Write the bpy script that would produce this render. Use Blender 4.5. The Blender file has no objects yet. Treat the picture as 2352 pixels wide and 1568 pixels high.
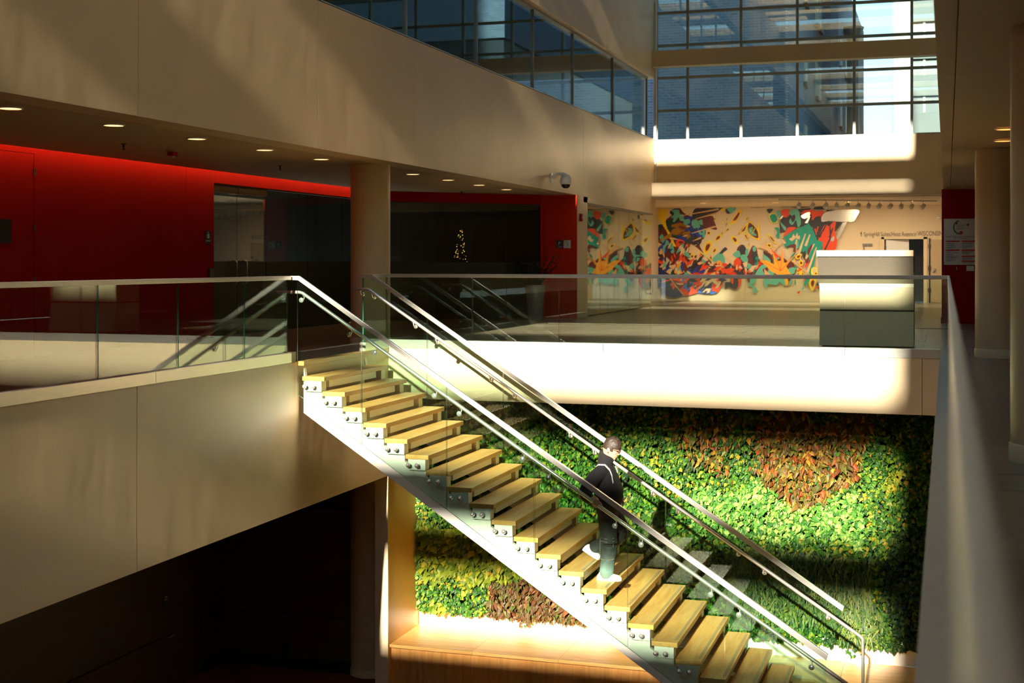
import bpy, bmesh, math, random
from math import pi, sin, cos, radians, sqrt
from mathutils import Vector, Matrix, Euler
from mathutils import noise as mnoise

# ---------------------------------------------------------------- camera, sky, sun, exposure
SC = bpy.context.scene
C = SC.collection
EYE = 1.213
cd = bpy.data.cameras.new('camera')
cd.sensor_width = 36.0
cd.lens = 48.041
cd.shift_y = -0.0780
cd.clip_start = 0.05
cd.clip_end = 600
cd.dof.use_dof = True
cd.dof.focus_distance = 16.5
cd.dof.aperture_fstop = 2.8
cam = bpy.data.objects.new('camera', cd)
cam.location = (0, 0, EYE)
cam.rotation_euler = (pi / 2, 0, 0.3082)
C.objects.link(cam)
SC.camera = cam

W = bpy.data.worlds.new('sky'); SC.world = W; W.use_nodes = True
nt = W.node_tree; nt.nodes.clear()
wo = nt.nodes.new('ShaderNodeOutputWorld'); bg = nt.nodes.new('ShaderNodeBackground')
tc = nt.nodes.new('ShaderNodeTexCoord'); sp = nt.nodes.new('ShaderNodeSeparateXYZ')
cr = nt.nodes.new('ShaderNodeValToRGB')
cr.color_ramp.elements[0].position = 0.0; cr.color_ramp.elements[0].color = (0.95, 0.97, 1.0, 1)
cr.color_ramp.elements[1].position = 1.0; cr.color_ramp.elements[1].color = (0.25, 0.50, 0.86, 1)
e = cr.color_ramp.elements.new(0.10); e.color = (0.76, 0.93, 1.0, 1)
e = cr.color_ramp.elements.new(0.22); e.color = (0.45, 0.80, 1.0, 1)
nt.links.new(tc.outputs['Generated'], sp.inputs[0]); nt.links.new(sp.outputs['Z'], cr.inputs[0])
nt.links.new(cr.outputs[0], bg.inputs[0]); nt.links.new(bg.outputs[0], wo.inputs[0])
bg.inputs[1].default_value = 1.6

SUN_M, SUN_S = 0.39, -0.016          # fall and sideways drift of the sunlight per metre of depth
sd = bpy.data.lights.new('sun', 'SUN'); sd.energy = 16.0; sd.angle = radians(0.8); sd.color = (1.0, 0.90, 0.74)
sun = bpy.data.objects.new('sun', sd)
sun.rotation_euler = Vector((SUN_S, 1.0, -SUN_M)).to_track_quat('-Z', 'Y').to_euler()
sun.location = (2, -30, 20); C.objects.link(sun)

vs = SC.view_settings
vs.view_transform = 'Standard'; vs.look = 'None'; vs.gamma = 1.0; vs.use_curve_mapping = False
vs.exposure = 0.45

cy = SC.cycles
cy.max_bounces = 8; cy.diffuse_bounces = 4; cy.glossy_bounces = 3; cy.transmission_bounces = 2; cy.transparent_max_bounces = 16
cy.caustics_reflective = False; cy.caustics_refractive = False; cy.sample_clamp_indirect = 6.0; cy.adaptive_threshold = 0.15; cy.adaptive_min_samples = 20

random.seed(7)
# ---------------------------------------------------------------- helpers
def lin(r, g, b):
    f = lambda c: (c / 255 / 12.92) if c / 255 <= 0.04045 else ((c / 255 + 0.055) / 1.055) ** 2.4
    return (f(r), f(g), f(b), 1)

class MB:
    """collects faces; build() links them as one mesh object"""
    def __init__(s): s.v = []; s.f = []; s.m = []
    def face(s, pts, m=0):
        n = len(s.v); s.v += [tuple(p) for p in pts]; s.f.append(tuple(range(n, n + len(pts)))); s.m.append(m); return s
    def mesh(s, verts, faces, m=0):
        n = len(s.v); s.v += [tuple(p) for p in verts]
        for f in faces: s.f.append(tuple(i + n for i in f)); s.m.append(m)
        return s
    def box(s, x0, x1, y0, y1, z0, z1, m=0, me=None):
        v = [(x0,y0,z0),(x1,y0,z0),(x1,y1,z0),(x0,y1,z0),(x0,y0,z1),(x1,y0,z1),(x1,y1,z1),(x0,y1,z1)]
        fs = [(0,3,2,1),(4,5,6,7),(0,1,5,4),(1,2,6,5),(2,3,7,6),(3,0,4,7)]
        n = len(s.v); s.v += v
        for i, f in enumerate(fs):
            s.f.append(tuple(k + n for k in f)); s.m.append(m)
        return s
    def prism(s, poly, axis, a, b, m=0, me=None):
        """poly: 2D points, extruded along axis from a to b. axis 'y': (x,z); 'x': (y,z); 'z': (x,y)"""
        def P(p, t):
            return (p[0], t, p[1]) if axis == 'y' else (t, p[0], p[1]) if axis == 'x' else (p[0], p[1], t)
        n = len(poly); b0 = len(s.v)
        s.v += [P(p, a) for p in poly] + [P(p, b) for p in poly]
        s.f.append(tuple(range(b0, b0 + n))); s.m.append(m)
        s.f.append(tuple(range(b0 + 2 * n - 1, b0 + n - 1, -1))); s.m.append(m)
        for i in range(n):
            j = (i + 1) % n
            s.f.append((b0 + i, b0 + n + i, b0 + n + j, b0 + j)); s.m.append(m if me is None else me)
        return s
    def tube(s, path, r, n=10, m=0, cap=True):
        path = [Vector(p) for p in path]; rings = []
        rr = r if isinstance(r, (list, tuple)) else [r] * len(path)
        up = Vector((0, 0, 1))
        for i, p in enumerate(path):
            t = (path[min(i + 1, len(path) - 1)] - path[max(i - 1, 0)]).normalized()
            a = t.cross(up)
            if a.length < 1e-3: a = t.cross(Vector((0, 1, 0)))
            a.normalize(); b = a.cross(t)
            rings.append([p + (a * cos(2 * pi * k / n) + b * sin(2 * pi * k / n)) * rr[i] for k in range(n)])
        b0 = len(s.v)
        for ring in rings: s.v += [tuple(q) for q in ring]
        for i in range(len(path) - 1):
            for k in range(n):
                k2 = (k + 1) % n
                s.f.append((b0 + i*n + k, b0 + i*n + k2, b0 + (i+1)*n + k2, b0 + (i+1)*n + k)); s.m.append(m)
        if cap:
            s.f.append(tuple(b0 + k for k in range(n - 1, -1, -1))); s.m.append(m)
            s.f.append(tuple(b0 + (len(path) - 1) * n + k for k in range(n))); s.m.append(m)
        return s
    def lathe(s, prof, n=24, c=(0, 0, 0), axis='z', m=0):
        """prof: (radius, height) list"""
        b0 = len(s.v); c = Vector(c)
        for r, h in prof:
            for k in range(n):
                a = 2 * pi * k / n; x, y = r * cos(a), r * sin(a)
                p = Vector((x, y, h)) if axis == 'z' else Vector((h, x, y)) if axis == 'x' else Vector((x, h, -y))
                s.v.append(tuple(c + p))
        for i in range(len(prof) - 1):
            for k in range(n):
                k2 = (k + 1) % n
                s.f.append((b0 + i*n + k, b0 + i*n + k2, b0 + (i+1)*n + k2, b0 + (i+1)*n + k)); s.m.append(m)
        s.f.append(tuple(b0 + k for k in range(n - 1, -1, -1))); s.m.append(m)
        q = b0 + (len(prof) - 1) * n
        s.f.append(tuple(q + k for k in range(n))); s.m.append(m)
        return s
    def ball(s, c, r, n=12, k=8, M=None, m=0):
        c = Vector(c); r = r if isinstance(r, (tuple, list)) else (r, r, r)
        b0 = len(s.v)
        for i in range(k + 1):
            t = pi * i / k
            for j in range(n):
                a = 2 * pi * j / n
                p = Vector((r[0] * sin(t) * cos(a), r[1] * sin(t) * sin(a), r[2] * cos(t)))
                if M: p = M @ p
                s.v.append(tuple(c + p))
        for i in range(k):
            for j in range(n):
                j2 = (j + 1) % n
                s.f.append((b0 + i*n + j, b0 + (i+1)*n + j, b0 + (i+1)*n + j2, b0 + i*n + j2)); s.m.append(m)
        return s
    def data(s, name, mats, smooth=False):
        me = bpy.data.meshes.new(name)
        me.from_pydata(s.v, [], s.f)
        mats = mats if isinstance(mats, (list, tuple)) else [mats]
        for mt in mats: me.materials.append(mt)
        if len(mats) > 1: me.polygons.foreach_set('material_index', s.m)
        if smooth: me.polygons.foreach_set('use_smooth', [True] * len(me.polygons))
        me.validate(); me.update()
        return me
    def build(s, name, mats, parent=None, smooth=False, bevel=0, angle=None):
        return add(name, s.data(name, mats, smooth), parent, bevel, angle)

def add(name, me, parent=None, bevel=0, angle=None):
    o = bpy.data.objects.new(name, me); C.objects.link(o)
    if parent is not None:
        o.parent = parent; o.matrix_parent_inverse = Matrix.Translation(parent.location).inverted() if parent.type == 'EMPTY' and parent.parent is None else Matrix.Identity(4)
        if not (parent.type == 'EMPTY' and parent.parent is None) and parent.parent is not None:
            pass
    if bevel:
        bv = o.modifiers.new('bevel', 'BEVEL'); bv.width = bevel; bv.segments = 2; bv.limit_method = 'ANGLE'; bv.angle_limit = radians(40)
    if angle is not None:
        es = o.modifiers.new('split', 'EDGE_SPLIT'); es.split_angle = radians(angle)
    return o

def thing(name, label, cat, loc=(0, 0, 0), group=None, kind=None):
    o = bpy.data.objects.new(name, None); C.objects.link(o); o.location = loc; o.empty_display_size = 0.1
    tag(o, label, cat, group, kind); return o
def tag(o, label=None, cat=None, group=None, kind=None):
    if label: o['label'] = label
    if cat: o['category'] = cat
    if group: o['group'] = group
    if kind: o['kind'] = kind
    return o
def struct(name, mb, mats, label, cat='wall', **k):
    return tag(mb.build(name, mats, **k), label, cat, kind='structure')
def structroot(name, label, cat, loc=(0, 0, 0)):
    return thing(name, label, cat, loc, kind='structure')
def copy_tree(o, loc=None, label=None, parent=None):
    c = o.copy(); C.objects.link(c)
    if parent is not None: c.parent = parent
    if loc is not None: c.location = loc
    if label: c['label'] = label
    for ch in list(o.children):
        copy_tree(ch, parent=c)
    return c
def place(name, me, loc, parent, rot=None, scale=None):
    """a part that shares mesh data, put at world loc under a top-level empty"""
    o = bpy.data.objects.new(name, me); C.objects.link(o); o.parent = parent
    o.matrix_parent_inverse = Matrix.Translation(parent.location).inverted()
    o.location = loc
    if rot is not None: o.rotation_euler = rot
    if scale is not None: o.scale = scale
    return o

# ---------------------------------------------------------------- materials
def newmat(name):
    m = bpy.data.materials.new(name); m.use_nodes = True
    n = m.node_tree; b = n.nodes['Principled BSDF']
    return m, n, b
def link(n, a, b): n.links.new(a, b)
def coords(n, kind='Object', scale=(1, 1, 1), rot=(0, 0, 0)):
    t = n.nodes.new('ShaderNodeTexCoord'); mp = n.nodes.new('ShaderNodeMapping')
    mp.inputs['Scale'].default_value = scale; mp.inputs['Rotation'].default_value = rot
    link(n, t.outputs[kind], mp.inputs['Vector']); return mp.outputs['Vector']
def noise_tex(n, vec, scale, detail=3, rough=0.5):
    t = n.nodes.new('ShaderNodeTexNoise'); t.inputs['Scale'].default_value = scale
    t.inputs['Detail'].default_value = detail; t.inputs['Roughness'].default_value = rough
    if vec: link(n, vec, t.inputs['Vector'])
    return t
def ramp(n, fac, stops):
    r = n.nodes.new('ShaderNodeValToRGB'); el = r.color_ramp.elements
    el[0].position, el[0].color = stops[0][0], stops[0][1]
    el[1].position, el[1].color = stops[-1][0], stops[-1][1]
    for p, c in stops[1:-1]:
        q = el.new(p); q.color = c
    link(n, fac, r.inputs[0]); return r.outputs[0]
def bump(n, b, h, strength, dist=0.01, prev=None):
    bp = n.nodes.new('ShaderNodeBump'); bp.inputs['Strength'].default_value = strength; bp.inputs['Distance'].default_value = dist
    link(n, h, bp.inputs['Height'])
    if prev is not None: link(n, prev, bp.inputs['Normal'])
    link(n, bp.outputs[0], b.inputs['Normal']); return bp.outputs[0]
def tint(c, k): return (min(c[0]*k, 1), min(c[1]*k, 1), min(c[2]*k, 1), 1)

def paint(name, col, rough=0.5, var=0.06, wav=0.0, fine=0.15, spec=0.5):
    m, n, b = newmat(name); b.inputs['Specular IOR Level'].default_value = spec
    v = coords(n)
    t = noise_tex(n, v, 1.3, 4)
    c = ramp(n, t.outputs['Fac'], [(0.3, tint(col, 1 - var)), (0.7, tint(col, 1 + var))])
    link(n, c, b.inputs['Base Color']); b.inputs['Roughness'].default_value = rough
    f = noise_tex(n, v, 90, 2); pr = None
    if wav:
        v2 = coords(n, scale=(1, 1, 0.55)); w = noise_tex(n, v2, 1.5, 2, 0.5)
        pr = bump(n, b, w.outputs['Fac'], 1.0, wav)
    bump(n, b, f.outputs['Fac'], fine, 0.002, pr)
    return m
def plain(name, col, rough=0.5, metal=0.0, var=0.05, scale=20, **kw):
    m, n, b = newmat(name); v = coords(n)
    t = noise_tex(n, v, scale, 2)
    c = ramp(n, t.outputs['Fac'], [(0.3, tint(col, 1 - var)), (0.7, tint(col, 1 + var))])
    link(n, c, b.inputs['Base Color']); b.inputs['Roughness'].default_value = rough; b.inputs['Metallic'].default_value = metal
    for k, val in kw.items(): b.inputs[k].default_value = val
    return m
def wood(name, c0, c1, c2, axis=1, scale=7, rough=0.38, island=True):
    m, n, b = newmat(name)
    sc = [scale * 2.2, scale * 2.2, scale * 2.2]; sc[axis] = scale * 0.22
    v = coords(n, 'Object', tuple(sc))
    g = n.nodes.new('ShaderNodeObjectInfo'); ad = n.nodes.new('ShaderNodeVectorMath'); ad.operation = 'ADD'
    mu = n.nodes.new('ShaderNodeMath'); mu.operation = 'MULTIPLY'; mu.inputs[1].default_value = 57.0
    link(n, g.outputs['Random'], mu.inputs[0]); link(n, v, ad.inputs[0]); link(n, mu.outputs[0], ad.inputs[1])
    t = noise_tex(n, ad.outputs[0], 1.0, 5, 0.6); t.inputs['Distortion'].default_value = 0.8
    c = ramp(n, t.outputs['Fac'], [(0.25, c0), (0.5, c1), (0.78, c2)])
    hv = n.nodes.new('ShaderNodeHueSaturation'); mr = n.nodes.new('ShaderNodeMapRange')
    mr.inputs['To Min'].default_value = 0.88; mr.inputs['To Max'].default_value = 1.10
    link(n, g.outputs['Random'], mr.inputs['Value']); link(n, mr.outputs[0], hv.inputs['Value'])
    link(n, c, hv.inputs['Color']); link(n, hv.outputs[0], b.inputs['Base Color'])
    b.inputs['Roughness'].default_value = rough
    bump(n, b, t.outputs['Fac'], 0.08, 0.003)
    return m
def metal(name, col, rough=0.3, axis=0, met=0.72):
    m, n, b = newmat(name)
    sc = [60, 60, 60]; sc[axis] = 1.5
    t = noise_tex(n, coords(n, scale=tuple(sc)), 3, 2)
    c = ramp(n, t.outputs['Fac'], [(0.2, tint(col, 0.9)), (0.8, tint(col, 1.08))])
    link(n, c, b.inputs['Base Color']); b.inputs['Metallic'].default_value = met; b.inputs['Roughness'].default_value = rough
    bump(n, b, t.outputs['Fac'], 0.05, 0.001)
    return m
def glass(name, tintc, f0=0.045, wave=0.0):
    m = bpy.data.materials.new(name); m.use_nodes = True; n = m.node_tree; n.nodes.clear()
    o = n.nodes.new('ShaderNodeOutputMaterial'); mx = n.nodes.new('ShaderNodeMixShader')
    tr = n.nodes.new('ShaderNodeBsdfTransparent'); gl = n.nodes.new('ShaderNodeBsdfGlossy')
    gl.inputs['Roughness'].default_value = 0.0; gl.inputs['Color'].default_value = (0.97, 1.0, 0.97, 1)
    tr.inputs['Color'].default_value = tintc
    lw = n.nodes.new('ShaderNodeLayerWeight'); lw.inputs['Blend'].default_value = 0.5
    pw = n.nodes.new('ShaderNodeMath'); pw.operation = 'POWER'; pw.inputs[1].default_value = 5
    ma = n.nodes.new('ShaderNodeMath'); ma.operation = 'MULTIPLY_ADD'; ma.inputs[1].default_value = 1 - f0; ma.inputs[2].default_value = f0
    link(n, lw.outputs['Facing'], pw.inputs[0]); link(n, pw.outputs[0], ma.inputs[0])
    link(n, ma.outputs[0], mx.inputs[0]); link(n, tr.outputs[0], mx.inputs[1]); link(n, gl.outputs[0], mx.inputs[2])
    if wave:
        t = noise_tex(n, coords(n), 0.7, 1); bp = n.nodes.new('ShaderNodeBump'); bp.inputs['Strength'].default_value = 1
        bp.inputs['Distance'].default_value = wave; link(n, t.outputs['Fac'], bp.inputs['Height']); link(n, bp.outputs[0], gl.inputs['Normal'])
    link(n, mx.outputs[0], o.inputs[0]); return m
def emit(name, col, strength):
    m, n, b = newmat(name); b.inputs['Base Color'].default_value = col
    b.inputs['Emission Color'].default_value = col; b.inputs['Emission Strength'].default_value = strength; return m
def leafmat(name, stops, rough=0.55, trans=0.35):
    """colour differs leaf by leaf"""
    m, n, b = newmat(name)
    g = n.nodes.new('ShaderNodeNewGeometry'); oi = n.nodes.new('ShaderNodeObjectInfo')
    a = n.nodes.new('ShaderNodeMath'); a.operation = 'ADD'; fr = n.nodes.new('ShaderNodeMath'); fr.operation = 'FRACT'
    link(n, g.outputs['Random Per Island'], a.inputs[0]); link(n, oi.outputs['Random'], a.inputs[1]); link(n, a.outputs[0], fr.inputs[0])
    c = ramp(n, fr.outputs[0], stops)
    t = noise_tex(n, coords(n), 35, 2); mx = n.nodes.new('ShaderNodeMix'); mx.data_type = 'RGBA'; mx.blend_type = 'MULTIPLY'
    mx.inputs['Factor'].default_value = 0.35
    link(n, c, mx.inputs['A']); link(n, t.outputs['Color'], mx.inputs['B'])
    b.inputs['Roughness'].default_value = rough
    link(n, c, b.inputs['Base Color'])
    tl = n.nodes.new('ShaderNodeBsdfTranslucent'); link(n, c, tl.inputs['Color'])
    ms = n.nodes.new('ShaderNodeMixShader'); ms.inputs[0].default_value = trans
    out = n.nodes['Material Output']
    link(n, b.outputs[0], ms.inputs[1]); link(n, tl.outputs[0], ms.inputs[2]); link(n, ms.outputs[0], out.inputs[0])
    return m

M = {}
M['wall'] = paint('cream_paint', lin(214, 188, 146), 0.40, 0.05, 0.006)
M['wallflat'] = paint('cream_plaster', lin(224, 202, 164), 0.6, 0.03, 0.0)
M['soffit'] = paint('soffit_paint', lin(190, 164, 124), 0.6, 0.03)
M['alcove'] = paint('alcove_paint', lin(226, 180, 96), 0.45, 0.03)
M['redwall'] = paint('red_paint', lin(170, 10, 0), 0.8, 0.04, spec=0.12)
M['orange'] = paint('orange_paint', lin(206, 48, 2), 0.8, 0.04, spec=0.15)
M['redright'] = paint('crimson_paint', lin(140, 6, 2), 0.8, 0.04, spec=0.12)
M['white'] = paint('white_paint', lin(240, 236, 226), 0.4, 0.02)
M['darkpanel'] = paint('dark_brown_panel', lin(70, 45, 28), 0.6, 0.06)
M['darktrim'] = plain('black_trim', lin(22, 20, 18), 0.5)
M['carpet'] = plain('brown_carpet', lin(120, 52, 22), 0.95, scale=150, var=0.2)
M['maple'] = wood('maple_wood', lin(198, 138, 70), lin(220, 166, 94), lin(234, 186, 116), axis=1)
M['mapleX'] = wood('maple_wood_across', lin(198, 138, 70), lin(220, 166, 94), lin(234, 186, 116), axis=0)
M['mapleZ'] = wood('maple_wood_upright', lin(200, 132, 62), lin(222, 158, 84), lin(234, 180, 106), axis=2)
M['tile'] = wood('floor_tile', lin(112, 101, 86), lin(126, 113, 95), lin(142, 128, 108), axis=0, scale=3, rough=0.28)
M['grout'] = plain('floor_grout', lin(80, 70, 58), 0.8)
M['steel'] = metal('brushed_steel', lin(204, 202, 192), 0.30)
M['steely'] = metal('brushed_steel_lengthwise', lin(200, 194, 180), 0.32, axis=1)
M['alum'] = plain('matt_aluminium', lin(150, 140, 124), 0.6, 0.25)
M['chrome'] = metal('polished_steel', lin(225, 222, 218), 0.22)
M['darksteel'] = plain('bronze_metal', lin(96, 80, 64), 0.35, 0.8)
M['glass'] = glass('guard_glass', (0.885, 0.965, 0.915, 1), 0.05, 0.0)
M['glassedge'] = plain('glass_edge', lin(58, 110, 88), 0.15)
M['store'] = glass('storefront_glass', (0.62, 0.70, 0.66, 1), 0.06)
M['winglass'] = glass('window_glass', (0.80, 0.92, 0.92, 1), 0.085)
M['frost'] = plain('frosted_film', lin(36, 52, 38), 0.5)
M['mullion'] = plain('grey_aluminium', lin(150, 152, 146), 0.45, 0.2)
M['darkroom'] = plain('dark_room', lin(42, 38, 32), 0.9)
M['black'] = plain('black_plastic', lin(16, 16, 17), 0.3)
M['grey'] = plain('grey_plastic', lin(120, 118, 112), 0.5)
M['charcoal'] = plain('charcoal_sign', lin(52, 52, 56), 0.5)
M['signwhite'] = plain('sign_white', lin(216, 214, 208), 0.5)
M['lamp'] = emit('lamp_lens', (1.0, 0.64, 0.28, 1), 1.6)
M['lampamber'] = emit('lamp_lens_amber', (1.0, 0.46, 0.10, 1), 1.2)
M['cove'] = emit('cove_strip', (1.0, 0.62, 0.25, 1), 20.0)
for k in ('lamp', 'lampamber'): M[k].cycles.emission_sampling = 'NONE'
M['fairy'] = emit('fairy_bulb', (1.0, 0.50, 0.12, 1), 3.0)
M['fairy'].cycles.emission_sampling = 'NONE'
# ---------------------------------------------------------------- the building
XL, YF, ZL = -7.52, 17.87, -4.806      # left edge of the void, far edge of the void, lower floor
SOF = 2.63                              # ceiling over the galleries
YW, YM = 36.4, 42.1                     # window wall, mural wall
def box(*a): return MB().box(*a)

# upper floor: three slabs in one structure, tiles laid on it
fl = structroot('floor', 'upper gallery floor around the atrium void, grey-beige plank tiles', 'floor')
b = MB()
b.box(-11.3, XL - .01, -8, YF, -0.6, 0)
b.box(-11.3, 3.6, 26.0, YM, -0.6, 0)
b.box(-11.3, XL, YF, 26.0, -0.6, 0)
b.build('slab', M['tile'], fl)
b = MB()
b.box(XL, 3.6, YF + .02, 26.0, -0.6, -0.008); b.box(0.0, 3.6, -8, YF + .02, -0.6, -0.008)
b.build('tile_bed', M['grout'], fl)
tile_full = box(-.597, .597, -.297, .297, -.008, 0).data('tile', M['tile'])
tile_half = box(-.297, .297, -.297, .297, -.008, 0).data('tile', M['tile'])
r = 0; y = YF + .33
while y < 25.9:
    x = -7.52 + (0.6 if r % 2 else 0.0)
    if r % 2: place('tile', tile_half, (-7.22, y, 0), fl)
    while x < 2.4:
        place('tile', tile_full, (x + .6, y, 0), fl); x += 1.2
    y += .6; r += 1
y = YF - .28; r = 0
while y > 1.5:
    x = 0.12 if r % 2 else 0.72
    if not r % 2: place('tile', tile_half, (.42, y, 0), fl)
    while x < 2.0:
        place('tile', tile_full, (x + .6, y, 0), fl); x += 1.2
    y -= .6; r += 1

struct('floor_lower', box(-10.6, 3.0, -27, 20, ZL - .2, ZL), M['carpet'], 'brown lower floor at the foot of the stairs', 'floor')

# slab edges facing the void
b = box(XL - .35, XL, -25, 15.59, -1.81, 0)
wl = structroot('wall_left_lower', 'deep tan slab edge below the left guardrail', 'wall')
prev = -27.0
for ys in (-3.0, 4.6, 11.58, YF):
    box(XL - .35, XL, prev + .003, ys - .003, -1.81, -.002).build('panel', M['wall'], wl, bevel=.004); prev = ys
wf = structroot('wall_far_fascia', 'sunlit cream edge of the far gallery floor above the living wall', 'wall')
box(XL, -0.30, YF, YF + .5, -.71, -.002).build('panel', M['wallflat'], wf)
box(-0.294, 0.0, YF, YF + .5, -.71, -.002).build('panel', M['wallflat'], wf)
struct('wall_right_fascia', box(-.07, .3, -27, YF + .5, -1.2, -.002), M['wallflat'], 'cream edge of the right gallery floor', 'wall')
struct('ceiling_lower', MB().box(-10.6, XL - .36, -27, 18.5, -1.95, -1.81).box(XL - .1, .3, YF + .45, 19.4, -.70, -.605), M['darkpanel'], 'underside of the left gallery over the dark lower room', 'ceiling')

# upper left wall: two bands of plaster with strip glazing between them
wu = structroot('wall_left', 'tall tan plaster band above the left gallery with vertical joints', 'wall')
prev = -27.0
for ys in (-6.0, 3.0, 8.6, 11.6, 15.59, 18.86, 28.73, YW):
    z0 = SOF if ys < 29 else 2.5
    box(XL - .38, XL, prev + .003, ys - .003, z0, 4.49).build('panel', M['wall'], wu, bevel=.004); prev = ys
box(XL - .38, XL, -27, YW, 4.50, 4.515).build('sill', M['steely'], wu)
wu2 = structroot('wall_left_top', 'upper tan plaster band between the two strips of glazing', 'wall')
prev = -27.0
for ys in (8.0, 18.86, 28.36, YW):
    box(XL - .38, XL, prev + .003, ys - .003, 6.15, 8.2).build('panel', M['wall'], wu2, bevel=.004); prev = ys
box(XL - .38, XL, -27, YW, 10.0, 12.0).build('panel', M['wall'], wu2)
def strip(name, label, z0, z1, ys):
    w = structroot(name, label, 'window')
    for a, c in zip(ys[:-1], ys[1:]):
        box(XL - .16, XL - .145, a + .004, c - .004, z0, z1).build('pane', M['winglass'], w)
        box(XL - .19, XL - .12, c - .012, c + .012, z0, z1).build('mullion', M['mullion'], w)
    box(XL - .2, XL - .11, ys[0], ys[-1], z0, z0 + .04).build('frame_rail', M['mullion'], w)
    box(XL - .2, XL - .11, ys[0], ys[-1], z1 - .04, z1).build('frame_rail', M['mullion'], w)
JS = [9.0, 12.4, 15.6, 18.86, 22.06, 25.4, 28.36, 32.03, 35.94]
strip('window_2', 'long dark strip of frameless glazing above the left plaster band', 4.515, 6.15, JS)
strip('window_3', 'topmost strip of glazing on the left side', 8.2, 10.0, JS)
b = MB()
for z0, z1 in ((4.3, 6.3), (8.0, 10.1)):
    b.box(-12.2, -12, -27, YW, z0, z1); b.box(-12, XL - .38, -27, YW, z0, z0 + .1); b.box(-12, XL - .38, -27, YW, z1 - .05, z1 + .05)
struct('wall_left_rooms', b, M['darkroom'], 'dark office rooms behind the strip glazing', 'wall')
struct('trim_1', box(XL - .02, XL + .05, YW - .12, YW + .1, 2.91, 12), M['white'], 'pale corner post between the left wall and the window wall', 'trim')

# left gallery: ceiling with a light slot along the red wall
cl = structroot('ceiling', 'flat tan ceiling of the left gallery with recessed lights', 'ceiling')
box(-10.88, XL - .382, -8, 28.1, SOF, SOF + .12).build('ceiling_panel', M['soffit'], cl)
box(-12.0, -10.88, -8, 28.1, SOF + .3, SOF + .4).build('cove_lid', M['redwall'], cl)
box(-10.90, -10.88, -8, 28.1, SOF + .12, SOF + .3).build('cove_upstand', M['soffit'], cl)
XR = -11.15
wr = structroot('wall_red', 'deep red wall along the left gallery', 'wall')
box(XR - .2, XR, -8, 13.78, 0, 3.0).build('panel', M['redwall'], wr)
box(XR - .2, XR, 14.834, 18.5, 0, 3.0).build('panel', M['redwall'], wr)
box(XR - .2, XR, 18.506, 19.34, 0, 3.0).build('panel', M['redwall'], wr)
box(XR - .2, XR, 13.78, 14.834, 2.595, 3.0).build('panel', M['redwall'], wr)
box(XR - .2, XR, 19.34, 25.1, 2.47, 3.0).build('panel', M['redwall'], wr)
P0, P1 = Vector((XR, 25.1)), Vector((-8.2, 27.85))
dv = (P1 - P0).normalized(); nv = Vector((-dv.y, dv.x))
def slant(a, c, off, th, z0, z1):
    p = P0 + dv * a + nv * off; q = P0 + dv * c + nv * off
    return MB().prism([tuple(p), tuple(q), tuple(q + nv * th), tuple(p + nv * th)], 'z', z0, z1)
LS = (P1 - P0).length
slant(0, LS, 0, .2, 2.43, 3.0).build('panel', M['redwall'], wr)
d1 = structroot('door_1', 'flush red door with small dark window and three hinges', 'door')
box(XR - .05, XR - .004, 13.79, 14.826, 0.0, 2.588).build('door_leaf', M['redwall'], d1)
box(XR - .01, XR + .004, 13.98, 14.38, 1.44, 1.74).build('vision_panel', M['black'], d1)
for z in (0.96, 1.64, 2.36):
    MB().tube([(XR + .01, 14.83, z - .05), (XR + .01, 14.83, z + .05)], .014, 8).build('hinge', M['darksteel'], d1)
# orange pier at the end of the left gallery and its beige return
wp = structroot('wall_orange', 'orange end wall of the left gallery beside the glass doors', 'wall')
box(-8.2, -7.50, 28.1, 28.13, 0, SOF).build('panel', M['orange'], wp)
box(-8.23, -8.2, 27.85, 28.13, 0, SOF).build('panel', M['orange'], wp)
box(-8.2, -7.52, 28.131, 29.08, 0, SOF).build('pier', M['wall'], wp)
box(-7.519, -7.505, 28.131, 29.08, 0, .1).build('baseboard', M['wallflat'], wp)
tag(box(-7.512, -7.50, 28.10, 28.6, .1, .11).build('trim_2', M['wallflat']), 'thin skirting edge on the beige pier', 'trim', kind='structure')

# storefront of clear glass on the red wall
def pull(x, y, z0, z1, axis='x', s=1):
    mb = MB(); o = .09 * s
    a = Vector((x, y, z0)); c = Vector((x, y, z1)); d = Vector((o, 0, 0)) if axis == 'x' else Vector((0, o, 0))
    pts = [a, a + d * .8, a + d + Vector((0, 0, .03)), c + d - Vector((0, 0, .03)), c + d * .8, c]
    return mb.tube(pts, .014, 8)
sf = structroot('door_2', 'pair of frameless glass doors with bronze header rails beside the red wall', 'door')
for a, c in ((19.36, 20.17), (20.19, 21.18)):
    box(XR - .07, XR - .055, a, c, .02, 2.44).build('door_leaf', M['store'], sf)
    box(XR - .085, XR - .03, a, c, 2.33, 2.45).build('header_rail', M['darksteel'], sf)
    box(XR - .075, XR - .05, a, c, .02, 1.215).build('frosted_band', M['frost'], sf)
for y in (20.02, 20.36): pull(XR - .05, y, .85, 1.22).build('pull_handle', M['steely'], sf, smooth=True)
box(XR - .1, XR - .02, 19.34, 25.1, 2.45, 2.475).build('head_channel', M['darksteel'], sf)
s2 = structroot('window_4', 'frameless shopfront glass behind the round column', 'window')
for a, c in ((21.2, 22.8), (22.82, 24.3), (24.32, 25.08)):
    box(XR - .07, XR - .055, a, c, .02, 2.45).build('pane', M['store'], s2)
    box(XR - .078, XR - .05, a, c, .02, 1.215).build('frosted_band', M['frost'], s2)
s3 = structroot('window_5', 'slanted dark shopfront glass between the column and the orange wall', 'window')
n = 5
for i in range(n):
    a, c = LS * i / n, LS * (i + 1) / n
    slant(a + .004, c - .004, .055, .015, .02, 2.40).build('pane', M['store'], s3)
    slant(a + .004, c - .004, .045, .035, .02, 1.2).build('frosted_band', M['frost'], s3)
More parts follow.
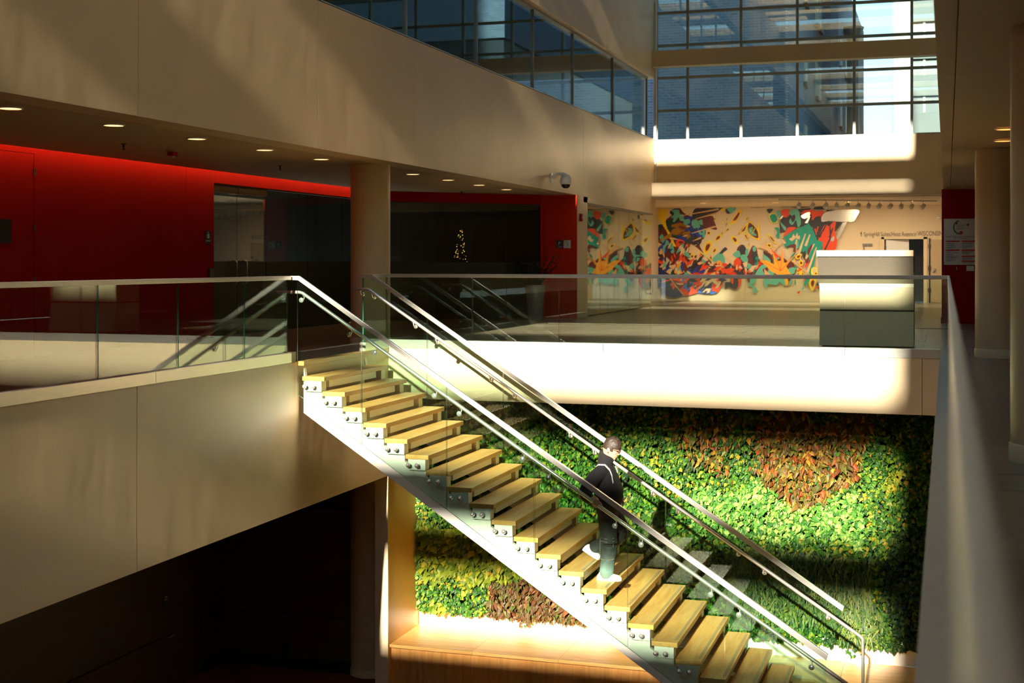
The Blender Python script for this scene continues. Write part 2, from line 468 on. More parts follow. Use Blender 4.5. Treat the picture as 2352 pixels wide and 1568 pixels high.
slant(0, LS, .03, .07, 2.40, 2.432).build('head_channel', M['darksteel'], s3)
b = MB(); b.box(-16, -15.8, 12, 33, 0, 3.2); b.box(-16, -8.3, 32.8, 33, 0, 3.2); b.box(-16, -11.36, 18.9, 19.1, 0, 3.2); b.box(-16, -8.24, 19.1, 32.8, 3.05, 3.2); b.box(-16, -11.36, 19.1, 25, -.1, 0.005); b.box(-8.3, -8.24, 28.2, 33, 0, 3.2); b.box(-13.5, -8.3, 28.2, 32.8, -.1, .005)
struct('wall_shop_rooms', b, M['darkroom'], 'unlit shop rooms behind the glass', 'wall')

# glazed wall beyond the pier, mirrored mural in it
g4 = structroot('window_6', 'glass wall beyond the beige pier with a pull handle, mirroring the mural', 'window')
ys = [29.1, 30.2, 31.35, 32.5, 33.65, 34.85, 36.28]
for a, c in zip(ys[:-1], ys[1:]):
    box(-7.62, -7.605, a + .003, c - .003, .02, 2.47).build('pane', M['store'], g4)
box(-7.66, -7.56, 29.1, 36.28, 2.46, 2.5).build('head_channel', M['mullion'], g4)
box(-7.64, -7.58, 34.7, 35.6, 2.32, 2.42).build('header_patch', M['steely'], g4)
pull(-7.6, 34.84, .9, 1.33, 'x', 1).build('pull_handle', M['chrome'], g4, smooth=True)
pull(-7.6, 36.0, .35, .85, 'x', 1).build('pull_handle', M['chrome'], g4, smooth=True)
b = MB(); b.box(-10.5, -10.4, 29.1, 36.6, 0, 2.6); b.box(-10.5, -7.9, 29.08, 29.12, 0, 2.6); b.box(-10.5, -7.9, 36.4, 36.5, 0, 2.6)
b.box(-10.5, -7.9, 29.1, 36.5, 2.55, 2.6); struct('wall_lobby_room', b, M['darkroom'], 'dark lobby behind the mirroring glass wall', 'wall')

# window wall across the end
box0 = structroot('wall_end', 'sunlit cream wall band below the end windows', 'wall')
box(XL, 3.6, YW - .05, YW + .25, 2.91, 4.47).build('panel', M['wallflat'], box0)
box(XL - .1, 3.6, YW - .45, YW - .05, 2.90, 3.32).build('header', M['wallflat'], box0)
w1 = structroot('window_1', 'tall grid of grey framed windows across the end of the atrium', 'window')
MX = [-7.49, -6.64, -5.21, -3.74, -2.29, -.86, .57, 2.0, 3.5]
TZ = [4.47, 5.28, 6.17, 7.04, 7.92, 8.85, 9.75, 10.9, 12.0]
for x in MX: box(x - .035, x + .035, YW, YW + .12, 4.47, 12).build('mullion', M['mullion'], w1)
for z in TZ:
    for a, c in zip(MX[:-1], MX[1:]): box(a + .035, c - .035, YW + .01, YW + .11, z - .035, z + .035).build('transom', M['mullion'], w1)
for z0, z1 in zip(TZ[:-1], TZ[1:]):
    for a, c in zip(MX[:-1], MX[1:]):
        box(a + .035, c - .035, YW + .05, YW + .062, z0 + .035, z1 - .035).build('pane', M['winglass'], w1)
tag(box(XL, 3.6, YW - .4, YW - .02, 6.42, 6.85).build('beam', M['wallflat'], bevel=.01), 'wide tan beam crossing in front of the end windows', 'beam', kind='structure')

# hall behind the header with the painted wall
struct('ceiling_hall', box(-9.0, 3.6, YW - .05, YM, 2.88, 2.98), M['wallflat'], 'cream ceiling of the hall in front of the mural', 'ceiling')
wb = structroot('wall_back', 'cream end wall carrying the mural and a line of lettering', 'wall')
box(-9.2, -1.80, YM, YM + .2, 0, 3.0).build('panel', M['wallflat'], wb)
box(-1.80, -.64, YM, YM + .2, 1.90, 3.0).build('panel', M['wallflat'], wb)
box(-.64, 3.6, YM, YM + .2, 0, 3.0).build('panel', M['wallflat'], wb)
box(-9.2, -8.6, 36.6, YM, 0, 3.0).build('side_panel', M['wallflat'], wb)
box(3.5, 3.6, 28.3, YM, 0, 3.0).build('side_panel', M['wallflat'], wb)
box(-8.6, -1.86, YM - .02, YM, 0, .1).build('baseboard', M['wallflat'], wb)
d3 = structroot('door_3', 'cream hall door with a closer at its head', 'door')
box(-2.75, -1.93, YM - .03, YM - .005, .01, 1.86).build('door_leaf', M['wallflat'], d3)
box(-2.40, -2.12, YM - .09, YM - .03, 1.68, 1.75).build('closer', M['grey'], d3)
box(-2.38, -2.35, YM - .07, YM - .03, 1.25, 1.68).build('closer_arm', M['grey'], d3)
d4 = structroot('door_4', 'open doorway with a white leaf standing ajar onto darkness', 'door')
for x0, x1 in ((-1.86, -1.78), (-.66, -.56)): box(x0, x1, YM - .04, YM + .2, 0, 1.94).build('jamb', M['wallflat'], d4)
box(-1.86, -.56, YM - .04, YM + .2, 1.88, 1.95).build('head', M['wallflat'], d4)
MB().prism([(-1.72, YM + .02), (-1.08, YM + .25), (-1.10, YM + .29), (-1.74, YM + .06)], 'z', .01, 1.86).build('door_leaf', M['white'], d4)
for z in (.3, 1.0, 1.6): box(-1.775, -1.735, YM - .01, YM + .03, z, z + .12).build('hinge', M['darksteel'], d4)
box(-2.0, -.3, YM + 1.4, YM + 1.5, 0, 2.2).build('dark_room', M['darkroom'], d4)
box(-.35, -.3, YM + .2, YM + 1.4, 0, 2.2).build('dark_room', M['darkroom'], d4)
d5 = structroot('door_5', 'tan door with dark hinges beside the right red wall', 'door')
box(-.46, .42, YM - .04, YM - .01, .01, 1.86).build('door_leaf', M['soffit'], d5)
box(-.51, -.47, YM - .05, YM - .002, 0, 1.9).build('jamb', M['darktrim'], d5)
for z in (.3, .95, 1.6): box(-.53, -.45, YM - .06, YM - .03, z, z + .13).build('hinge', M['darksteel'], d5)
box(-.40, -.34, YM - .1, YM - .04, .92, 1.02).build('lever', M['chrome'], d5)

# right gallery
cr_ = structroot('ceiling_right', 'tan ceiling over the right gallery with fine joints', 'ceiling')
prev = -27.0
for ys in (10.86, 28.1):
    box(-.07, .056, prev + .003, ys - .003, SOF, 4.45).build('bulkhead', M['soffit'], cr_)
    box(.063, 3.6, prev + .003, ys - .003, SOF + .004, SOF + .12).build('ceiling_panel', M['soffit'], cr_); prev = ys
box(.05, 3.6, -27, 28.1, 4.3, 4.5).build('setback_slab', M['soffit'], cr_)  # unseen setback, shaped so the sunlight clears the right side
struct('wall_right_red', MB().box(-.10, 3.6, 28.1, 28.3, 0, SOF).box(-.115, -.10, 28.09, 28.31, 0, .12), M['redright'], 'dark red end wall of the right gallery', 'wall')
struct('wall_right', MB().box(3.6, 3.8, -27, 28.3, 0, 4.5).box(2.6, 2.8, -27, YW, 4.5, 12).box(-.07, 3.6, 28.1, 28.3, SOF, 4.5).box(-.04, 3.6, 28.31, YW, 2.9, 4.49), M['wallflat'], 'right side walls of the building', 'wall')
# lower level
dr = structroot('wall_dark_room', 'dark brown panelled walls of the lower room', 'wall')
XD, YD = -10.4, 18.3
for y0, y1 in ((-27, 12.0), (12.006, 16.594), (17.66, 18.3)):
    box(XD - .2, XD, y0, y1, -4.0, -1.81).build('panel', M['darkpanel'], dr); box(XD - .2, XD, y0, y1, ZL, -4.02).build('panel', M['darkpanel'], dr)
for z0, z1 in ((ZL, -4.02), (-4.0, -2.42), (-2.38, -1.81)): box(XD, -7.7, YD, YD + .15, z0, z1).build('panel', M['darkpanel'], dr)
box(XD - .25, XD - .18, -27, 18.5, ZL, -1.81).build('backing', M['darktrim'], dr); box(XD - .25, -7.7, YD + .12, YD + .2, ZL, -1.81).build('backing', M['darktrim'], dr)
bb = structroot('baseboard_lower', 'black baseboard around the dark lower room', 'baseboard')
box(XD, XD + .02, 17.67, YD, ZL, ZL + .17).build('board', M['darktrim'], bb); box(XD, -7.7, YD - .02, YD, ZL, ZL + .17).build('board', M['darktrim'], bb)
box(XD, XD + .02, -25, 16.59, ZL, ZL + .17).build('board', M['darktrim'], bb)
d6 = structroot('door_6', 'dark brown flush door with lever handle in the lower room', 'door')
box(XD - .06, XD - .008, 16.606, 17.648, ZL + .01, -1.82).build('door_leaf', M['darkpanel'], d6)
MB().tube([(XD - .01, 16.72, -4.03), (XD + .06, 16.72, -4.03), (XD + .06, 16.86, -4.03)], .012, 8).build('lever_handle', M['steely'], d6, smooth=True)
box(XD - .008, XD + .004, 16.66, 16.80, -3.62, -3.40).build('room_sign', M['charcoal'], d6)
for z in (-3.47, -3.505): box(XD + .004, XD + .006, 16.69, 16.76, z - .008, z + .008).build('sign_line', M['signwhite'], d6)
tag(box(-9.37, -9.29, YD - .012, YD, -4.60, -4.45).build('wall_outlet', M['black'], bevel=.004), 'small black outlet plate low on the dark back wall', 'outlet')
struct('wall_alcove', MB().box(-7.71, XL, 17.88, 19.25, ZL, -.71).box(-7.71, XL, 17.86, 17.88, ZL, -1.815), M['alcove'], 'yellow-tan side wall of the living wall alcove', 'wall')
struct('wall_alcove_right', MB().box(-.04, .3, 17.88, 19.25, ZL, -.71).box(.1, .3, -27, 17.9, ZL, -1.0), M['wallflat'], 'right side wall of the alcove under the gallery', 'wall')
struct('trim_3', box(-7.712, XL + .004, 17.84, 17.86, ZL, -1.812), M['wallflat'], 'pale end face of the wall beside the lower column', 'trim')

# unseen roof, openings laid out to cast the sun patches; block added for shade
SK = [(-24.1, -20.7, -.15), (-19.2, -15.55, -.15), (-14.95, -12.4, -.15), (-9.6, -4.9, -.13), (3.1, 5.6, -.3), (7.9, 10.7, -.5), (10.85, 11.8, -5.9), (12.4, 13.3, -.55), (14.9, 17.7, -.55)]
rf = structroot('ceiling_roof', 'unseen roof over the atrium, openings placed to shape the sun patches', 'ceiling')
prev = -27.3
for a, c, xr in SK + [(YW + .3, 0, 0)]:
    box(-12.5, 4.2, prev, a, 12.0, 12.3).build('roof_deck', M['wallflat'], rf)
    if c:
        box(xr, 4.2, a, c, 12.0, 12.3).build('roof_deck', M['wallflat'], rf)
        box(-12.5, -7.6, a, c, 12.0, 12.3).build('roof_deck', M['wallflat'], rf)
        prev = c
struct('wall_front', box(-12.5, 4.2, -27.3, -27, ZL, 12.3), M['wallflat'], 'front wall of the atrium opposite the window wall', 'wall')
struct('wall_shade_block', MB().box(-30, -1.2, 29, 36, 12.3, 34).box(4.2, 40, 10, 36, 0, 34), M['wallflat'], 'unseen block added above the roof to shade the buildings outside', 'wall')  # unseen masses added to keep the brick and dark buildings in shade
struct('wall_outer_left', box(-16.3, -16.1, -25, YW + .2, -5, 12.3), M['wallflat'], 'outer left wall of the building', 'wall')

# round columns
def column(x, y, z0, z1, label):
    t = thing('column', label, 'column', (x, y, z0), 'round columns')
    MB().lathe([(.29, z0), (.29, z1)], 48, (x, y, 0)).build('shaft', M['wall'], t, smooth=True, angle=40)
    MB().lathe([(.30, z0), (.30, z0 + .1), (.292, z0 + .11)], 48, (x, y, 0)).build('base_ring', M['wallflat'], t, smooth=True, angle=40)
column(-8.05, 18.45, 0, SOF, 'round tan column on the left gallery behind the stair head')
column(-8.05, 18.45, ZL, -1.81, 'brown shaded round column in the lower room under the left gallery')
column(.63, 18.42, 0, SOF, 'round tan column on the right gallery beside the red wall poster')
column(.66, 8.92, 0, SOF, 'nearest round column at the right edge of the picture')
# ---------------------------------------------------------------- glass guardrails
CURB, RAIL = .116, 1.04
def pane_yz(x, y0, y1, z0, z1, th=.014):
    return MB().prism([(y0, z0), (y1, z0), (y1, z1), (y0, z1)], 'x', x - th / 2, x + th / 2, 0, 1)
def pane_xz(y, poly, th=.014):
    return MB().prism(poly, 'y', y - th / 2, y + th / 2, 0, 1)
GM = [M['glass'], M['glassedge']]
gl = thing('guardrail', 'long left glass guardrail with pale steel cap along the tan slab edge', 'guardrail', (XL, 8, 0), 'glass guardrails')
ys = [-1.6, -.2, 1.2, 2.6, 4.0, 5.4, 6.8, 8.2, 9.6, 11.0, 12.4, 13.8, 14.86]
for a, c in zip(ys[:-1], ys[1:]): pane_yz(XL - .05, a + .006, c - .006, .04, RAIL - .03).build('glass_panel', GM, gl)
box(XL - .072, XL - .032, -1.6, 14.93, RAIL - .05, RAIL).build('cap_rail', M['steely'], gl, bevel=.004)
prev = -1.6
for y in (3.0, 7.4, 11.9, 14.86):
    box(XL - .10, XL + .008, prev + .001, y - .001, -.002, CURB).build('base_trim', M['steely'], gl, bevel=.003); prev = y
box(XL - .11, XL + .012, 14.86, 14.97, -.01, CURB + .01).build('end_block', M['darksteel'], gl, bevel=.004)

gf = thing('guardrail', 'far glass guardrail with steel cap above the sunlit slab edge', 'guardrail', (-3.8, YF, 0), 'glass guardrails')
pane_yz(XL - .05, 17.10, YF + .04, .04, RAIL - .03).build('glass_panel', GM, gf)
xs = [-7.56, -6.28, -5.03, -3.77, -2.51, -1.24, .01]
for a, c in zip(xs[:-1], xs[1:]): pane_xz(YF + .05, [(a + .006, .04), (c - .006, .04), (c - .006, RAIL - .03), (a + .006, RAIL - .03)]).build('glass_panel', GM, gf)
box(XL - .072, XL - .032, 17.06, YF + .07, RAIL - .05, RAIL).build('cap_rail', M['steely'], gf, bevel=.004)
box(XL - .03, .03, YF + .03, YF + .07, RAIL - .05, RAIL).build('cap_rail', M['steel'], gf, bevel=.004)
box(XL - .10, XL + .008, 17.06, YF - .008, -.002, CURB).build('base_trim', M['steely'], gf, bevel=.003)
for a, c in zip([-7.62, -4.4, -1.24], [-4.402, -1.242, -.082]): box(a, c, YF - .008, YF + .10, -.002, CURB).build('base_trim', M['steel'], gf, bevel=.003)

gr = thing('guardrail', 'near right glass guardrail running towards the camera, out of focus', 'guardrail', (.01, 9, 0), 'glass guardrails')
ys = [-1.62, -.22, 1.18, 2.58, 3.98, 5.38, 6.78, 8.18, 9.58, 10.98, 12.38, 13.78, 15.18, 16.58, YF + .03]
for a, c in zip(ys[:-1], ys[1:]): pane_yz(.020, a + .006, c - .006, .04, RAIL - .03).build('glass_panel', GM, gr)
box(.006, .034, -1.62, YF + .03, RAIL - .05, RAIL).build('cap_rail', M['steely'], gr, bevel=.004)
prev = -1.62
for y in (3.1, 7.7, 12.2, YF + .10):
    box(-.08, .09, prev + .001, y - .001, -.002, CURB).build('base_trim', M['alum'], gr, bevel=.003); prev = y

# ---------------------------------------------------------------- staircase
X1, RUN, RISE, NT = -7.1636, .2692, .178, 26
Y0, Y1 = 15.03, 17.01
def nose(x): return -RISE * (1 + (x - X1) / RUN)
st = thing('staircase', 'straight staircase of maple treads on white stringers with glass sides', 'staircase', (-5, 16, ZL))
tread_me = MB().box(-.293, 0, 0, Y1 - Y0, -.054, 0).data('tread', M['maple'])
beam_me = MB().box(-.20, -.06, .27, Y1 - Y0 - .27, -.15, -.054).data('tread_beam', M['white'])
brk = MB().box(-.262, -.042, .008, .14, -.182, -.054)
end_near = brk.data('end_plate', M['white'])
end_far = MB().box(-.262, -.042, Y1 - Y0 - .14, Y1 - Y0 - .008, -.182, -.054).data('end_plate', M['white'])
b = MB()
for x in (-.238, -.128):
    b.lathe([(.010, .01), (.010, -.06), (.027, -.062), (.028, -.072), (.016, -.088), (.003, -.094)], 18, (x, 0, -.118), 'y')
b = b
bolt_me = [MB().lathe([(.010, .01), (.010, -.055), (.028, -.057), (.028, -.064), (.018, -.080), (.003, -.088)][::-1], 18, (0, 0, 0), 'y').data('standoff_bolt', M['chrome'], True)]
grip = MB()
for i in range(4): grip.box(-.052 + i * .009, -.048 + i * .009, .10, Y1 - Y0 - .06, 0, .0012)
grip_me = grip.data('grip_strip', M['grey'])
for k in range(NT + 1):
    if k == 0: continue
    x, z = X1 + RUN * (k - 1), -RISE * k
    t = place('tread', tread_me, (x, Y0, z), st); 
    bv = t.modifiers.new('bevel', 'BEVEL'); bv.width = .003; bv.segments = 1
    def sub(name, me, loc=(0, 0, 0)):
        o = bpy.data.objects.new(name, me); C.objects.link(o); o.parent = t; o.location = loc; return o
    sub('tread_beam', beam_me); sub('end_plate', end_near); sub('end_plate', end_far)
    for bx in (-.238, -.128): sub('standoff_bolt', bolt_me[0], (bx, 0.008, -.118))
    if k >= 13: sub('grip_strip', grip_me)
box(XL - .02, X1 - RUN, Y0 - .0, Y1 + .02, -.05, .004).build('landing_nosing', M['maple'], st, bevel=.003)
def stringer(ya, yb):
    top = []
    for k in range(1, NT + 1):
        x, z = X1 + RUN * (k - 1), -RISE * k
        top += [(x - .262, z - .182 + .10), (x - .050, z - .182 + .10), (x - .050, z - .27)]
        top += [(x + .004, z - RISE - .182 + .05)]
    xe = X1 + RUN * (NT - 1)
    poly = [(-7.46, -.08)] + top
    poly += [(xe + .05, ZL), (xe - .60, ZL)]
    # bottom edge, parallel to the pitch
    poly += [(-7.46, nose(-7.46) - .645)]
    return MB().prism(poly, 'y', ya, yb)
stringer(Y0 + .05, Y0 + .11).build('stringer', M['white'], st)
stringer(Y1 - .11, Y1 - .05).build('stringer', M['white'], st)
def railz(x, x0, z0, x1, z1): return z0 + (x - x0) * (z1 - z0) / (x1 - x0)
def top_near(x): return RAIL if x < -7.48 else railz(x, -7.48, RAIL, -1.23, -3.0)
def top_far(x): return RAIL if x < -7.43 else railz(x, -7.43, RAIL, -1.21, -2.98)
def hand_near(x): return .84 if x < -7.49 else railz(x, -7.49, .84, -1.0, -3.335)
def hand_far(x): return .84 if x < -7.44 else railz(x, -7.44, .84, -.97, -3.32)
YN, YG = Y0 - .05, Y1 + .05
def stairpane(y, a, c, top, first):
    kz = [a, c]
    pts = [(a, nose(a) - .45 if not first else -.39), (c, nose(c) - .45), (c, top(c) - .035)]
    bend = -7.48 if y < 16 else -7.43
    if a < bend < c: pts.append((bend, RAIL - .035))
    pts.append((a, top(a) - .035))
    return pane_xz(y, pts)
xs = [-7.50, -6.65, -5.57, -4.50, -3.41, -2.32, -1.23]
for i, (a, c) in enumerate(zip(xs[:-1], xs[1:])): stairpane(YN, a + .005, c - .005, top_near, i == 0).build('glass_panel', GM, st)
xs2 = [-7.57, -6.62, -5.55, -4.47, -3.39, -2.31, -1.22]
for i, (a, c) in enumerate(zip(xs2[:-1], xs2[1:])): stairpane(YG, a + .005, c - .005, top_far, i == 0).build('glass_panel', GM, st)
def cap(y, xa, xb, xe, f):
    h, w = .05, .019
    poly = [(xa, RAIL - h), (xb, RAIL - h - .004), (xe, f(xe) - h - .008), (xe + .02, f(xe) + .004), (xb + .012, RAIL), (xa, RAIL)]
    return MB().prism(poly, 'y', y - w, y + w)
cap(YN, -7.60, -7.48, -1.23, top_near).build('cap_rail', M['steel'], st, bevel=.003)
cap(YG, -7.60, -7.43, -1.21, top_far).build('cap_rail', M['steel'], st, bevel=.003)
HN, HF = YN + .085, YG - .085
MB().tube([(-7.82, HN, .84), (-7.51, HN, .84), (-7.47, HN, .83), (-1.0, HN, -3.335), (-.97, HN, -3.36), (-.965, HN, -3.41), (-.965, HN, ZL)], .021, 14).build('handrail', M['steel'], st, smooth=True)
MB().tube([(-7.68, HF, .84), (-7.46, HF, .84), (-7.42, HF, .83), (-1.0, HF, -3.30), (-.97, HF, -3.33), (-.965, HF, -3.38), (-.965, HF, ZL)], .021, 14).build('handrail', M['steel'], st, smooth=True)
def bracket(s):
    mb = MB()
    mb.lathe([(.030, 0), (.032, .006 * s), (.026, .018 * s), (.012, .026 * s)], 14, (0, 0, 0), 'y')
    mb.tube([(0, .02 * s, 0), (0, .06 * s, -.005), (0, .083 * s, .02), (0, .085 * s, .05)], .007, 6)
    mb.box(-.02, .02, .072 * s - .0 if s > 0 else -.098, .098 if s > 0 else -.072, .046, .05)
    return mb.data('rail_bracket', M['chrome'], True)
bn, bf = bracket(1), bracket(-1)
for x in (-7.70, -7.45, -6.82, -6.49, -5.73, -5.42, -4.65, -4.34, -3.56, -3.26, -2.48, -2.17, -1.39):
    place('rail_bracket', bn, (x, YN + .007, hand_near(x) - .068), st)
for x in (-7.55, -7.38, -6.78, -6.46, -5.71, -5.39, -4.63, -4.31, -3.55, -3.23, -2.47, -2.15, -1.38):
    place('rail_bracket', bf, (x, YG - .007, hand_far(x) - .068), st)

# ---------------------------------------------------------------- bench and living wall
ZB = -4.2
bench = thing('bench', 'long maple bench at the foot of the living wall', 'bench', (-3.8, 18.4, ZL))
x = XL + .002; i = 0
while x < -.05:
    c = min(x + 1.24, -.045)
    box(x, c - .002, 17.90, 19.02, ZB - .045, ZB).build('top_board', M['mapleX'], bench, bevel=.002)
    x = c
x = XL + .002
while x < -.06:
    c = min(x + .40, -.045)
    box(x, c - .001, 17.965, 17.985, ZL, ZB - .045).build('front_board', M['mapleZ'], bench); x = c
LWB = -3.93
lw = thing('living_wall', 'living wall of green, yellow and rust-red leaves filling the alcove', 'plant wall', (-3.8, 19.1, ZB))
box(XL + .03, -.06, 19.10, 19.2, LWB, -.72).build('backing', plain('soil_felt', lin(34, 44, 18), 0.95), lw)
pl = box(XL + .01, -.045, 19.02, 19.10, ZB, LWB + .03).build('planter_board', M['white'], lw)
def leaf(mb, c, L, w, down, out, roll, fold=.35):
    """pointed leaf: 6 verts, 4 triangles; tip direction in the wall plane from 'down' angle, tilted out of it"""
    d = Vector((sin(down) * cos(out), -sin(out), -cos(down) * cos(out)))
    s = Vector((cos(down), 0, sin(down))); s = Matrix.Rotation(roll, 3, d) @ s
    n = d.cross(s); c = Vector(c)
    p0 = c; p3 = c + d * L
    m1 = c + d * (L * .42); q = m1 + n * (w * fold)
    l = m1 - s * w - d * (L * .08); r_ = m1 + s * w - d * (L * .08)
    i = len(mb.v); mb.v += [tuple(p0), tuple(l), tuple(q), tuple(r_), tuple(p3)]
    mb.f += [(i, i+2, i+1), (i, i+3, i+2), (i+1, i+2, i+4), (i+2, i+3, i+4)]; mb.m += [0] * 4
def fern(mb, c, L, down, out):
    d = Vector((sin(down) * cos(out), -sin(out), -cos(down) * cos(out))); s = Vector((cos(down), 0, sin(down))); c = Vector(c)
    n = len(mb.v); k = 6
    for i in range(k + 1):
        t = i / k; p = c + d * (L * t) + Vector((0, 0, -.3 * L * t * t)); w = .013 * (1 - t * .75) * (1.25 if i % 2 else .7)
        mb.v += [tuple(p - s * w), tuple(p + s * w)]
    for i in range(k): mb.f.append((n + 2*i, n + 2*i + 1, n + 2*i + 3, n + 2*i + 2)); mb.m.append(0)
G = lambda *s: [(p, lin(*c)) for p, c in s]
LM = {
 'ivy': leafmat('ivy_leaf', G((0, (22, 60, 12)), (.35, (42, 94, 16)), (.65, (72, 120, 20)), (.88, (126, 148, 30)), (1, (176, 134, 30)))),
 'pale': leafmat('pale_leaf', G((0, (36, 94, 26)), (.4, (74, 132, 40)), (.75, (128, 170, 66)), (1, (178, 198, 108)))),
 'yellow': leafmat('yellow_leaf', G((0, (76, 100, 12)), (.4, (118, 138, 20)), (.8, (162, 168, 34)), (1, (190, 160, 44)))),
 'rust': leafmat('rust_leaf', G((0, (70, 78, 24)), (.28, (102, 50, 16)), (.5, (92, 100, 30)), (.7, (150, 62, 18)), (.85, (116, 112, 34)), (1, (190, 134, 36)))),
 'deep': leafmat('deep_leaf', G((0, (16, 40, 8)), (.5, (34, 70, 12)), (1, (80, 96, 20)))),
 'brown': leafmat('brown_leaf', G((0, (72, 58, 24)), (.35, (100, 58, 28)), (.7, (72, 92, 28)), (1, (132, 74, 36)))),
 'fern': leafmat('fern_leaf', G((0, (28, 64, 10)), (.5, (62, 100, 18)), (1, (130, 134, 36)))),
}
rng = random.Random(11)
BU = {k: MB() for k in LM}
def zone(x, z):
    n1 = mnoise.noise(Vector((x * .9, z * .9, 3.1))) * .35; n2 = mnoise.noise(Vector((x * 2.2, z * 2.2, 9.0))) * .25
    a, c = x + n1, z + n2
    # rust plants under the slab edge
    if rng.random() < .55 + .35 * (a > -2.4) - .3 * (abs(a + 2.75) < .25) and -3.7 < a < -1.0 and c > -1.75 + .35 * abs(a + 2.0) ** 1.2 - .35 and c < -.9 and not (-2.9 < a < -2.55 and c < -1.35): return 'rust'
    if -6.3 < a < -4.9 and c < -3.45: return 'brown'
    if x < -5.6 and -3.55 < c < -2.7: return 'yellow'
    if -2.9 < a < -.9 and c < -2.75 and c > -3.75: return 'fern'
    if a > -.75 and c < -2.3: return 'deep'
    if -3.4 < a < -1.1 and -2.6 < c < -1.95: return 'pale'
    if n1 + n2 > .16: return 'yellow'
    if n1 - n2 < -.22: return 'deep'
    return 'ivy'
big = []
N = 38000
for i in range(N):
    x = rng.uniform(XL + .04, -.07); z = rng.uniform(LWB - .06, -.74)
    k = zone(x, z); dep = rng.random() ** .7
    y = 19.10 - .03 - .17 * dep * (1 + .5 * mnoise.noise(Vector((x * 1.7, z * 1.7, 0))))
    dn = rng.gauss(0, .65); out = rng.uniform(.1, .9); ro = rng.gauss(0, .5)
    if k == 'fern' and rng.random() < .75: fern(BU[k], (x, y, z + .06), rng.uniform(.09, .19), rng.gauss(.15, .7), rng.uniform(.2, .7)); continue
    L = {'ivy': .068, 'pale': .074, 'yellow': .070, 'rust': .105, 'deep': .07, 'brown': .10, 'fern': .07}[k] * rng.uniform(.75, 1.35)
    if k == 'yellow' and x < -5.6: L *= 1.5
    wd = L * (.40 if k not in ('rust', 'brown') else .24)
    if dep > .55 and k in ('rust', 'brown', 'yellow') and (k != 'yellow' or x < -5.6): big.append((L, k, x, y, z, dn, out, ro)); 
    leaf(BU[k], (x, y, z + L * .4), L, wd, dn, out, ro)
# trailing stems over the white board
for i in range(700):
    x = rng.uniform(XL + .06, -.2); h = max(0, mnoise.noise(Vector((x * 3.0, 5, 1))) + .15) * .34
    z = LWB - rng.random() * h; k = zone(x, LWB + .05); k = 'ivy' if k in ('fern', 'deep', 'rust') else k
    L = .06 * rng.uniform(.7, 1.3)
    leaf(BU[k], (x, 19.0 - rng.uniform(.0, .06), z + .03), L, L * .4, rng.gauss(0, .6), rng.uniform(.1, .5), rng.gauss(0, .5))
# stray ivy climbing round the left edge
for i in range(120):
    z = rng.uniform(-3.9, -2.2); L = .06 * rng.uniform(.8, 1.3)
    leaf(BU['pale'], (XL + rng.uniform(.02, .06), 19.0 - rng.uniform(.0, .12), z), L, L * .42, rng.gauss(-.6, .5), rng.uniform(0, .6), rng.gauss(0, .5))
for k, mb in BU.items():
    tag(mb.build('foliage', LM[k], lw), kind='stuff')
big.sort(reverse=True)
lme = {}
for k in ('rust', 'brown', 'yellow'):
    for j in range(3):
        mb = MB(); leaf(mb, (0, 0, 0), 1.0, .24 if k != 'yellow' else .4, 0, .35 + .2 * j, .25 * (j - 1)); lme[k, j] = mb.data('leaf', LM[k])
cnt = {'rust': 0, 'brown': 0, 'yellow': 0}; lim = {'rust': 150, 'brown': 60, 'yellow': 88}
for L, k, x, y, z, dn, out, ro in big:
    if cnt[k] >= lim[k]: continue
    o = place('leaf', lme[k, cnt[k] % 3], (x, y - .03, z + L * .4), lw, (0, -dn, ro * .6), (L * 1.12,) * 3); cnt[k] += 1
# ---------------------------------------------------------------- lettering helper
def text_mb(s, size, shear=0.0, extrude=0.0):
    cu = bpy.data.curves.new('txt', 'FONT'); cu.body = s; cu.size = size; cu.shear = shear; cu.extrude = extrude; cu.resolution_u = 3
    o = bpy.data.objects.new('txt', cu); C.objects.link(o)
    dg = bpy.context.evaluated_depsgraph_get(); dg.update()
    me = bpy.data.meshes.new_from_object(o.evaluated_get(dg))
    mb = MB(); mb.mesh([v.co[:] for v in me.vertices], [tuple(p.vertices) for p in me.polygons])
    bpy.data.objects.remove(o); bpy.data.curves.remove(cu); bpy.data.meshes.remove(me)
    return mb
def on_y(mb, x, y, z, width=None, zs=None):       # stand text up, facing -Y
    w = max(v[0] for v in mb.v) or 1; k = (width / w) if width else 1
    mb.v = [(x + v[0] * k, y - v[2], z + v[1] * (zs or k)) for v in mb.v]; return mb

# ---------------------------------------------------------------- lights and ceiling devices
ORD = ['first', 'second', 'third', 'fourth', 'fifth', 'sixth', 'seventh', 'eighth', 'ninth']
ring_me = MB().lathe([(.105, -.004), (.105, .0), (.085, .0), (.083, -.004)], 28).data('trim_ring', M['white'], True)
b = MB(); n = 28
for k in range(n):
    a0, a1 = 2*pi*k/n, 2*pi*(k+1)/n
    b.face([(.1*cos(a0), .1*sin(a0), 0), (.1*cos(a1), .1*sin(a1), 0), (.118*cos(a1), .118*sin(a1), 0), (.118*cos(a0), .118*sin(a0), 0)])
    b.face([(.118*cos(a0), .118*sin(a0), 0), (.118*cos(a1), .118*sin(a1), 0), (.118*cos(a1), .118*sin(a1), .012), (.118*cos(a0), .118*sin(a0), .012)])
    b.face([(.1*cos(a0), .1*sin(a0), .012), (.1*cos(a1), .1*sin(a1), .012), (.1*cos(a1), .1*sin(a1), 0), (.1*cos(a0), .1*sin(a0), 0)])
ring_me = b.data('trim_ring', M['white'])
lens_me = MB().lathe([(.098, .004), (.098, .010)], 28).data('lens', M['lamp'], False)
lens2_me = MB().lathe([(.098, .004), (.098, .010)], 28).data('lens', M['lampamber'], False)
